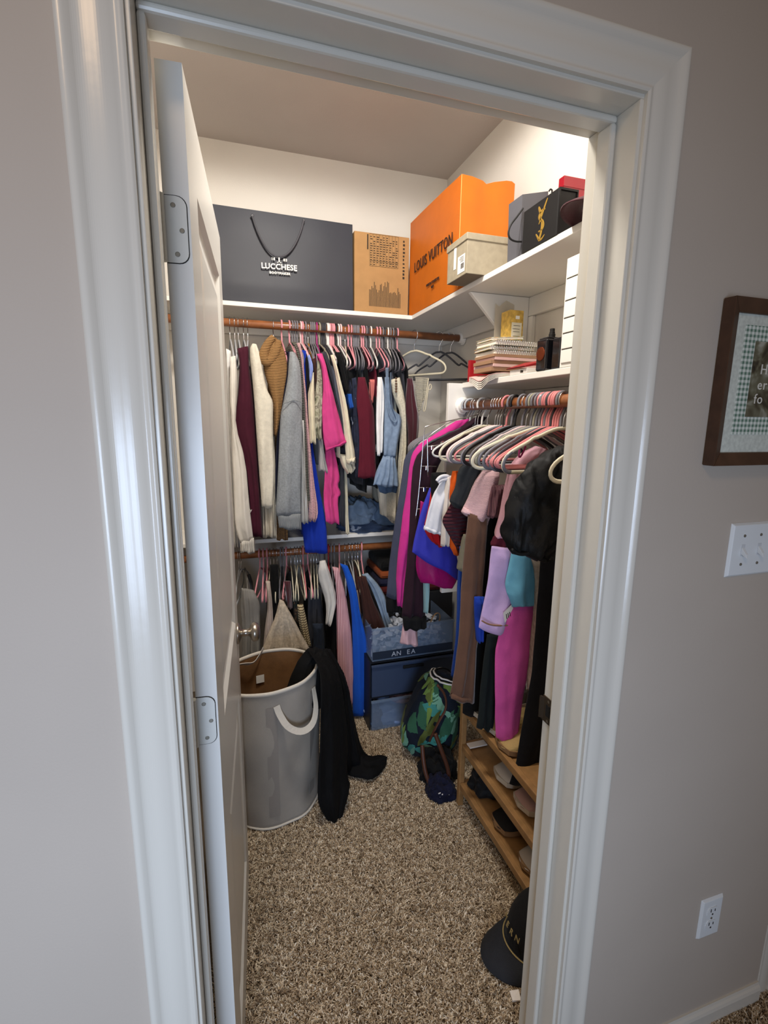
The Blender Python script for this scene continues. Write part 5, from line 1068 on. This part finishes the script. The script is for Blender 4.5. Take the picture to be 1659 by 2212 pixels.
def strap(pts, name='strap_handle'):
    P = smooth_path(pts, 2); MB().tube(P, .014, 8, ry=.0022, up=(0, 0, 1) if False else None).build(name, M_TAPE, hm, smooth=True)
def ribbon(P, w_, nrm, name, m, parent, th=.0025):
    P = smooth_path(P, 2); V = []; F = []
    for i, p in enumerate(P):
        a = P[max(0, i-1)]; b = P[min(len(P)-1, i+1)]; t = (b-a).normalized(); n = Vector(nrm(p) if callable(nrm) else nrm).normalized(); s = t.cross(n).normalized()
        V += [p+s*w_/2+n*th/2, p-s*w_/2+n*th/2, p-s*w_/2-n*th/2, p+s*w_/2-n*th/2]
    for i in range(len(P)-1):
        for j in range(4): F.append((4*i+j, 4*i+(j+1) % 4, 4*i+4+(j+1) % 4, 4*i+4+j))
    F += [(0, 1, 2, 3), tuple(4*(len(P)-1)+j for j in (3, 2, 1, 0))]
    return obj(name, V, F, m, parent, smooth=False)
rad = lambda p: (p.x-HC.x, p.y-HC.y, .15)
ribbon([hsurf(-1.52, .505, .003), hsurf(-1.48, .475, .010), hsurf(-1.36, .425, .030), hsurf(-1.12, .39, .045), hsurf(-.86, .395, .045), hsurf(-.66, .435, .028), hsurf(-.58, .475, .010), hsurf(-.56, .505, .003)], .024, rad, 'strap_handle', M_TAPE, hm)
ribbon([hsurf(2.45, .50, -.012), hsurf(2.38, .53, -.014), hsurf(2.25, .53, -.03), hsurf(1.95, .515, -.035), hsurf(1.72, .54, -.02), hsurf(1.62, .56, -.006)], .020, rad, 'strap_handle', M_TAPE, hm)
for th in (-1.62, -.60): ribbon([hsurf(th, .50, .0018), hsurf(th, .30, .0018), hsurf(th, .05, .0018)], .040, rad, 'sewn_band', mat('darker_canvas_band', '#958e86', .85, bump=.4, bscale=500), hm, th=.0012)
tg = ribbon([hsurf(1.73, .44, -.012), hsurf(1.73, .405, -.012)], .034, lambda p: (HC.x-p.x, HC.y-p.y, 0), 'care_tag', M_WINK, hm, th=.0012)
# black clothes spilling over the rim
F_BLKC = fab('black_sweat', '#060607', var=.15, vscale=12, crease=.6, sheen=0.)
bc = thing('black_sweatpants', (.42, 1.05, .012), 'black sweatpants spilling out of the hamper onto the carpet', 'sweatpants')
drape('inside_part', [at(612, 1510, 1.10), at(636, 1440, 1.12), at(668, 1402, 1.14)], [at(700, 1530, 1.02), at(700, 1470, 1.08), at(700, 1404, 1.14)], F_BLKC, bc, th=.03, k=2, amp=.01, wr=.012)
drape('hanging_leg', [at(664, 1404, 1.14), at(690, 1440, 1.00), at(692, 1500, .93), at(692, 1600, .92), at(684, 1690, .915), at(686, 1735, .915), at(708, 1772, .925)], [at(702, 1402, 1.15), at(732, 1450, 1.10), at(745, 1520, 1.08), at(752, 1600, 1.06), at(750, 1680, 1.0), at(758, 1695, .97), at(737, 1768, .93)], F_BLKC, bc, th=.034, k=2.2, amp=.012, wr=.014, nr=44, nc=22)
drape('waist_part', [at(700, 1404, 1.16), at(738, 1470, 1.13), at(745, 1560, 1.12), at(744, 1640, 1.12), at(746, 1668, 1.13)], [at(715, 1404, 1.18), at(752, 1470, 1.18), at(765, 1560, 1.2), at(782, 1620, 1.2), at(800, 1640, 1.2)], F_BLKC, bc, th=.03, k=2, amp=.012, wr=.014)
drape('floor_leg', [atz(744, 1672, .03), atz(770, 1680, .028), atz(800, 1688, .026), atz(822, 1672, .024), atz(834, 1652, .024)], [atz(765, 1600, .08), atz(780, 1618, .06), atz(800, 1636, .04), atz(820, 1634, .032), atz(836, 1640, .028)], F_BLKC, bc, N=(0, -.3, 1), th=.022, k=2, amp=.008, wr=.012)

# ------------------------------------------------------------------ tropical weekender bag
tbg = thing('weekender_bag', (.93, 1.17, .012), 'tropical leaf print weekender bag slumped on the carpet beside the shoe rack', 'bag')
TC = Vector((.935, 1.165, .215)); TS = Vector((.125, .10, .20))
TR = Matrix.Rotation(.28, 3, 'Y') @ Matrix.Rotation(-.35, 3, 'Z')
def tsurf(a, b, off=1.):
    ce = lambda w_, e: math.copysign(abs(math.cos(w_))**e, math.cos(w_)); se = lambda w_, e: math.copysign(abs(math.sin(w_))**e, math.sin(w_))
    d = Vector((ce(b, .7)*ce(a, .75), ce(b, .7)*se(a, .75), se(b, .7)))
    nz = 1+.07*noise.noise(d*2.3)+.04*noise.noise(d*5)
    return TC + TR @ Vector((d.x*TS.x*nz*off*(1-.18*d.z), d.y*TS.y*nz*off, d.z*TS.z*nz*off))
V = []; F = []; nu, nv = 48, 30
for j in range(nv+1):
    for i in range(nu): V.append(tsurf(2*PI*i/nu, -PI/2+PI*j/nv))
for j in range(nv):
    for i in range(nu): F.append((j*nu+i, j*nu+(i+1) % nu, (j+1)*nu+(i+1) % nu, (j+1)*nu+i))
F += [tuple(range(nu))[::-1], tuple(range(nv*nu, (nv+1)*nu))]
M_TRO = fab('navy_canvas', '#111a28', var=.2, vscale=20)
obj('bag_body', V, F, M_TRO, tbg, smooth=True)
LFM = [fab('leaf_green', '#2f5a44'), fab('leaf_teal', '#3a7f78'), fab('leaf_lime', '#66803f'), fab('leaf_mint', '#6a9a84'), fab('leaf_olive', '#545f2e')]
rs = random.Random(11)
def leaf(a, b, ang, ln, wd, m):
    V = []; F = []; n = 9
    for i in range(n+1):
        t = i/n; ww = wd*math.sin(PI*t**.75)*(1 if i % 2 else .86)
        for s in (-1, 0, 1):
            x = ln*(t-.5); y = ww*s
            V.append(tsurf(a+(x*math.cos(ang)-y*math.sin(ang)), b+(x*math.sin(ang)+y*math.cos(ang)), 1.012+(.006 if s == 0 else 0)))
    for i in range(n):
        for s in (0, 1): k = 3*i+s; F.append((k, k+1, k+4, k+3))
    obj('leaf_print', V, F, m, tbg, smooth=True)
for i in range(46): leaf(rs.uniform(PI*.9, PI*1.9), rs.uniform(-.95, .85), rs.uniform(0, 6.3), rs.uniform(.5, .9), rs.uniform(.10, .19), LFM[i % 5])
for k in range(4):   # striped band at the mouth
    P = [tsurf(2*PI*i/40, .98+.075*k, 1.01) for i in range(40)]; MB().tube(P, .0045, 6, closed=True).build('stripe_band', F_PUREW if k % 2 == 0 else F_BLACK, tbg, smooth=True)
M_LEA = mat('brown_leather', '#4a2a1c', .45, bump=.2, bscale=120)
H1 = [at(u, v, y) for u, v, y in ((945, 1480, 1.03), (962, 1500, 1.02), (965, 1530, 1.01), (950, 1555, 1.01), (937, 1580, 1.01), (928, 1600, 1.02))]
MB().tube(smooth_path(H1), .010, 10, ry=.005).build('leather_handle', M_LEA, tbg, smooth=True)
H2 = [at(u, v, y) for u, v, y in ((940, 1585, .985), (953, 1620, .965), (968, 1660, .95), (970, 1685, .945), (955, 1702, .94), (932, 1700, .945), (920, 1675, .96), (914, 1640, .985), (912, 1610, 1.01))]
MB().tube(smooth_path(H2), .009, 10).build('leather_handle', M_LEA, tbg, smooth=True)
heap('black_tote', 'soft black tote lying under the tropical bag', 'bag', (.90, 1.035, .012), (.075, .075, .10), F_BLACK, 13)
npo = heap('navy_pouch', 'navy pouch with white dots on the carpet by the rack post', 'pouch', (.868, .93, .012), (.055, .06, .06), fab('navy_dot', '#10132a'), 17)
for i in range(9):
    d = (rs.uniform(-.035, .02), -.052+rs.uniform(0, .01), rs.uniform(.03, .055)); MB().lathe((.868+d[0], .93+d[1]-.010, .012+d[2]), [(.003, 0), (.0025, -.001)], 8, 'Y').build('white_dot', M_WINK, npo)

# ------------------------------------------------------------------ bamboo shoe rack and shoes
M_BAM = mat('bamboo', '#946f45', .45, var=.18, vscale=30)
rk = thing('shoe_rack', (1.08, .58, .012), 'bamboo shoe rack with three shelves under the near clothes rod', 'shoe rack')
RX0, RX1, RY0, RY1 = .905, 1.285, .30, .858
for x in (RX0, RX1-.022):
    for y in (RY0, RY1-.022): B('post', (x, y, .012), (x+.022, y+.022, .474), M_BAM, rk, bevel=.003)
SHZ = (.112, .285, .448)
for zz in SHZ:
    B('shelf_board', (RX0+.023, RY0+.002, zz-.012), (RX1-.023, RY1-.002, zz), M_BAM, rk)
    for x in (RX0+.001, RX1-.021): B('rail', (x, RY0+.0225, zz-.022), (x+.020, RY1-.0225, zz+.006), M_BAM, rk, bevel=.003)
for y in (RY0+.004, RY1-.018): B('top_crosspiece', (RX0+.0225, y, .450), (RX1-.0225, y+.014, .470), M_BAM, rk, bevel=.003)
def shoe(label, x, y, z, mu, ms, ln=.25, wd=.045, h=.075, open_=.55, laces=False, ang=0., cat='shoe', toe_up=.012, low=False, name='shoe'):
    """toe towards -x; lofted upper on a separate sole"""
    o = thing(name, (x+ln/2, y, z), label, cat, 'shoes on the rack'); c, s_ = math.cos(ang), math.sin(ang)
    def tr(a, b, d): return Vector((x+a*c-b*s_, y+a*s_+b*c, z+d))
    n, k = 18, 12
    wf_ = lambda t: wd*(.62+.55*math.sin(PI*min(1, t*1.15+.12))**.8-.22*max(0, t-.55)) * min(1, (t/.06)**.5+.02) * min(1, ((1.0001-t)/.05)**.5)
    hf = lambda t: .028+.022*min(1, t*3)+(h-.05)*max(0, (t-.28)/.72)**.8
    V = []; F = []
    for i in range(n+1):
        t = i/n; ww = max(.002, wf_(t))
        for lay, e in ((0, 1.05), (.018, 1.08)): V += [tr(ln*t, -ww*e, lay+toe_up*max(0, .15-t)*4), tr(ln*t, ww*e, lay+toe_up*max(0, .15-t)*4)]
    for i in range(n):
        a = 4*i; F += [(a, a+4, a+5, a+1), (a+2, a+3, a+7, a+6), (a, a+2, a+6, a+4), (a+1, a+5, a+7, a+3)]
    F += [(0, 1, 3, 2), (4*n, 4*n+2, 4*n+3, 4*n+1)]; obj('sole', V, F, ms, o, smooth=False)
    V = []; F = []
    for i in range(n+1):
        t = .01+.98*i/n; ww = max(.002, wf_(t)); hh = hf(t)*(.5+.5*min(1, (t/.08)**.6))
        for j in range(k+1):
            a = PI*j/k; y_ = -ww*math.cos(a); z_ = .018+(hh-.018)*math.sin(a)**.6
            if t > open_ and 3 <= j <= k-3: z_ = min(z_, .018+(hh-.018)*(.45 if not low else .25)) if 4 <= j <= k-4 else z_
            V.append(tr(ln*t, y_, z_))
    for i in range(n):
        for j in range(k): a = i*(k+1)+j; F.append((a, a+1, a+k+2, a+k+1))
    F += [tuple(range(k+1)), tuple(n*(k+1)+j for j in range(k+1))[::-1]]
    obj('upper', V, F, mu, o, smooth=True)
    if laces:
        for i in range(4):
            t = .36+.06*i; MB().tube(smooth_path([tr(ln*t, -.02, hf(t)*.93), tr(ln*(t+.015), 0, hf(t)+.004), tr(ln*(t+.03), .02, hf(t)*.93)]), .0026, 6).build('lace', M_TAPE, o, smooth=True)
    return o
S_WH = mat('white_leather', '#b9b0a4', .5); S_SOLE = mat('off_white_rubber', '#c2b8a6', .7); S_BK = mat('black_suede', '#15120f', .85); S_TAN = mat('tan_rubber', '#8b6a48', .7); S_BR = mat('brown_suede', '#6b4a30', .85); S_GR = mat('grey_suede', '#57534d', .85); S_YL = mat('straw_weave', '#a98e5a', .8, bump=.8, bscale=180); S_PK = mat('blush_leather', '#b39088', .6)
shoe('black suede shoe with tan sole on the bottom rack shelf', .925, .60, SHZ[0]+.007, S_BK, S_TAN, h=.10, ln=.24)
shoe('white and brown lace-up sneaker near the door jamb on the bottom rack shelf', .925, .43, SHZ[0]+.007, S_WH, S_TAN, h=.10, laces=True, ln=.26)
shoe('blush sneaker at the near end of the bottom rack shelf', .915, .345, SHZ[0]+.007, S_PK, S_SOLE, h=.08, ln=.25)
shoe('white flat shoe on the middle rack shelf below the straw shoe', .935, .62, SHZ[1]+.007, S_WH, S_SOLE, h=.06, low=True, ln=.24)
shoe('beige flat lying beside the white one on the middle rack shelf', .935, .49, SHZ[1]+.007, S_PK, S_SOLE, h=.055, low=True, ln=.24)
shoe('straw woven slipper on the top rack shelf under the hot pink trousers', .905, .575, SHZ[2]+.007, S_YL, S_TAN, h=.075, ln=.24)
shoe('tan espadrille on the top rack shelf beside the straw slipper', .915, .672, SHZ[2]+.007, S_YL, S_SOLE, h=.06, ln=.24, low=True)
shoe('grey sneaker with white toe at the far end of the top rack shelf', .905, .785, SHZ[2]+.007, S_GR, S_SOLE, h=.085, laces=True, ln=.25, wd=.046)
heap('black_purse', 'soft black purse on the bottom rack shelf behind the post', 'purse', (1.02, .78, SHZ[0]+.007), (.08, .06, .10), fab('black_nylon', '#16181a', rough=.6), 19)
o = B('white_card', (.925, .80, SHZ[1]+.007), (1.0, .83, SHZ[1]+.012), MATS['white_card'], bevel=.001); tag(o, 'small white card on the middle rack shelf beside the post', 'card')

# ------------------------------------------------------------------ cap on the carpet
M_CAPD = fab('charcoal_twill', '#26272b', bump=.5)
cp, tr = cap('baseball_cap', (.90, .285, .034), PI*1.0, fab('black_twill', '#141416'), M_CAPD, 'charcoal cap with gold edging lying on the carpet beside the door jamb', sc=1.12)
M_GTH = fab('gold_thread', '#9a8658', rough=.5)
P = [tr((.0945*math.cos(t)*1.06, .0835*math.sin(t), .0165-.012*math.sin(t)**2)) for t in [-1.25+2.5*i/20 for i in range(21)]]
MB().tube(P, .0022, 6).build('gold_cord', M_GTH, cp, smooth=True)
for k, (ch, t) in enumerate(zip('MERN', (-.45, -.2, .05, .3))):
    pn = tr((.0905*math.cos(t), .079*math.sin(t), .052)); ez = Vector((-math.cos(t), -math.sin(t), .35)).normalized(); ex = Vector((0, 0, 1)).cross(ez).normalized()
    text(ch, .022, pn+ez*.006, ex, ez.cross(ex), M_GTH, cp, 'embroidery', ext=.001)
o = MB().hexa([(.742, .180, .013), (.765, .175, .013), (.772, .198, .013), (.748, .204, .013), (.742, .180, .018), (.765, .175, .017), (.772, .198, .019), (.748, .204, .016)]).build('paper_scrap', MATS['white_card']); tag(o, 'scrap of white paper on the carpet at the door jamb', 'paper')

# ------------------------------------------------------------------ carpet pile
def carpet(name, x0, x1, y0, y1, n, seed, label):
    rg = np.random.default_rng(seed)
    x = rg.uniform(x0, x1, n); y = rg.uniform(y0, y1, n); a = rg.uniform(0, 2*PI, n); ln = rg.uniform(.010, .017, n); be = rg.uniform(.2, 1.2, n); ba = rg.uniform(0, 2*PI, n); wd = rg.uniform(.0009, .0017, n)
    lean = np.stack([np.cos(ba), np.sin(ba)], 1); sd = np.stack([np.cos(a), np.sin(a)], 1)
    V = np.zeros((n, 6, 3))
    for k, (h, w_, b) in enumerate(((0, 1., 0), (.6, 1.15, .28), (1., .7, .85))):
        cx = x+lean[:, 0]*ln*b*be; cy = y+lean[:, 1]*ln*b*be; cz = ln*h*(1-.25*be*b)
        for q, s in ((2*k, -1), (2*k+1, 1)):
            V[:, q, 0] = cx+sd[:, 0]*wd*w_*s; V[:, q, 1] = cy+sd[:, 1]*wd*w_*s; V[:, q, 2] = cz
    idx = np.arange(n)[:, None]*6
    Fq = np.stack([idx+np.array([[0, 1, 3, 2]]), idx+np.array([[2, 3, 5, 4]])], 1).reshape(-1, 4)
    me = bpy.data.meshes.new(name); me.vertices.add(n*6); me.vertices.foreach_set('co', V.reshape(-1)); nf = len(Fq)
    me.loops.add(nf*4); me.loops.foreach_set('vertex_index', Fq.reshape(-1)); me.polygons.add(nf); me.polygons.foreach_set('loop_start', np.arange(nf)*4); me.polygons.foreach_set('loop_total', np.full(nf, 4))
    for nm, c in (('yarn_beige', '#ddccb1'), ('yarn_taupe', '#bfaa8f'), ('yarn_cream', '#f0e3cd'), ('yarn_brown', '#8f7b64')): me.materials.append(mat('carpet_'+nm, c, .95, spec=.1))
    # tufts of one yarn stand together
    g = np.array([noise.noise(Vector((float(p)*95, float(q)*95, seed))) for p, q in zip(x, y)])+rg.normal(0, .22, n)
    mi = np.where(g < -.28, 3, np.where(g < .02, 1, np.where(g < .33, 0, 2)))
    me.polygons.foreach_set('material_index', np.repeat(mi, 2)); me.update(calc_edges=True)
    o = bpy.data.objects.new(name, me); COL.objects.link(o); o['kind'] = 'stuff'; tag(o, label, 'carpet'); return o
carpet('carpet_pile', -.02, 1.30, -.02, 1.72, 330000, 3, 'speckled beige shag carpet on the closet floor')
carpet('carpet_pile', 1.22, 1.75, -.12, .30, 20000, 4, 'speckled carpet of the bedroom beyond the wall corner')
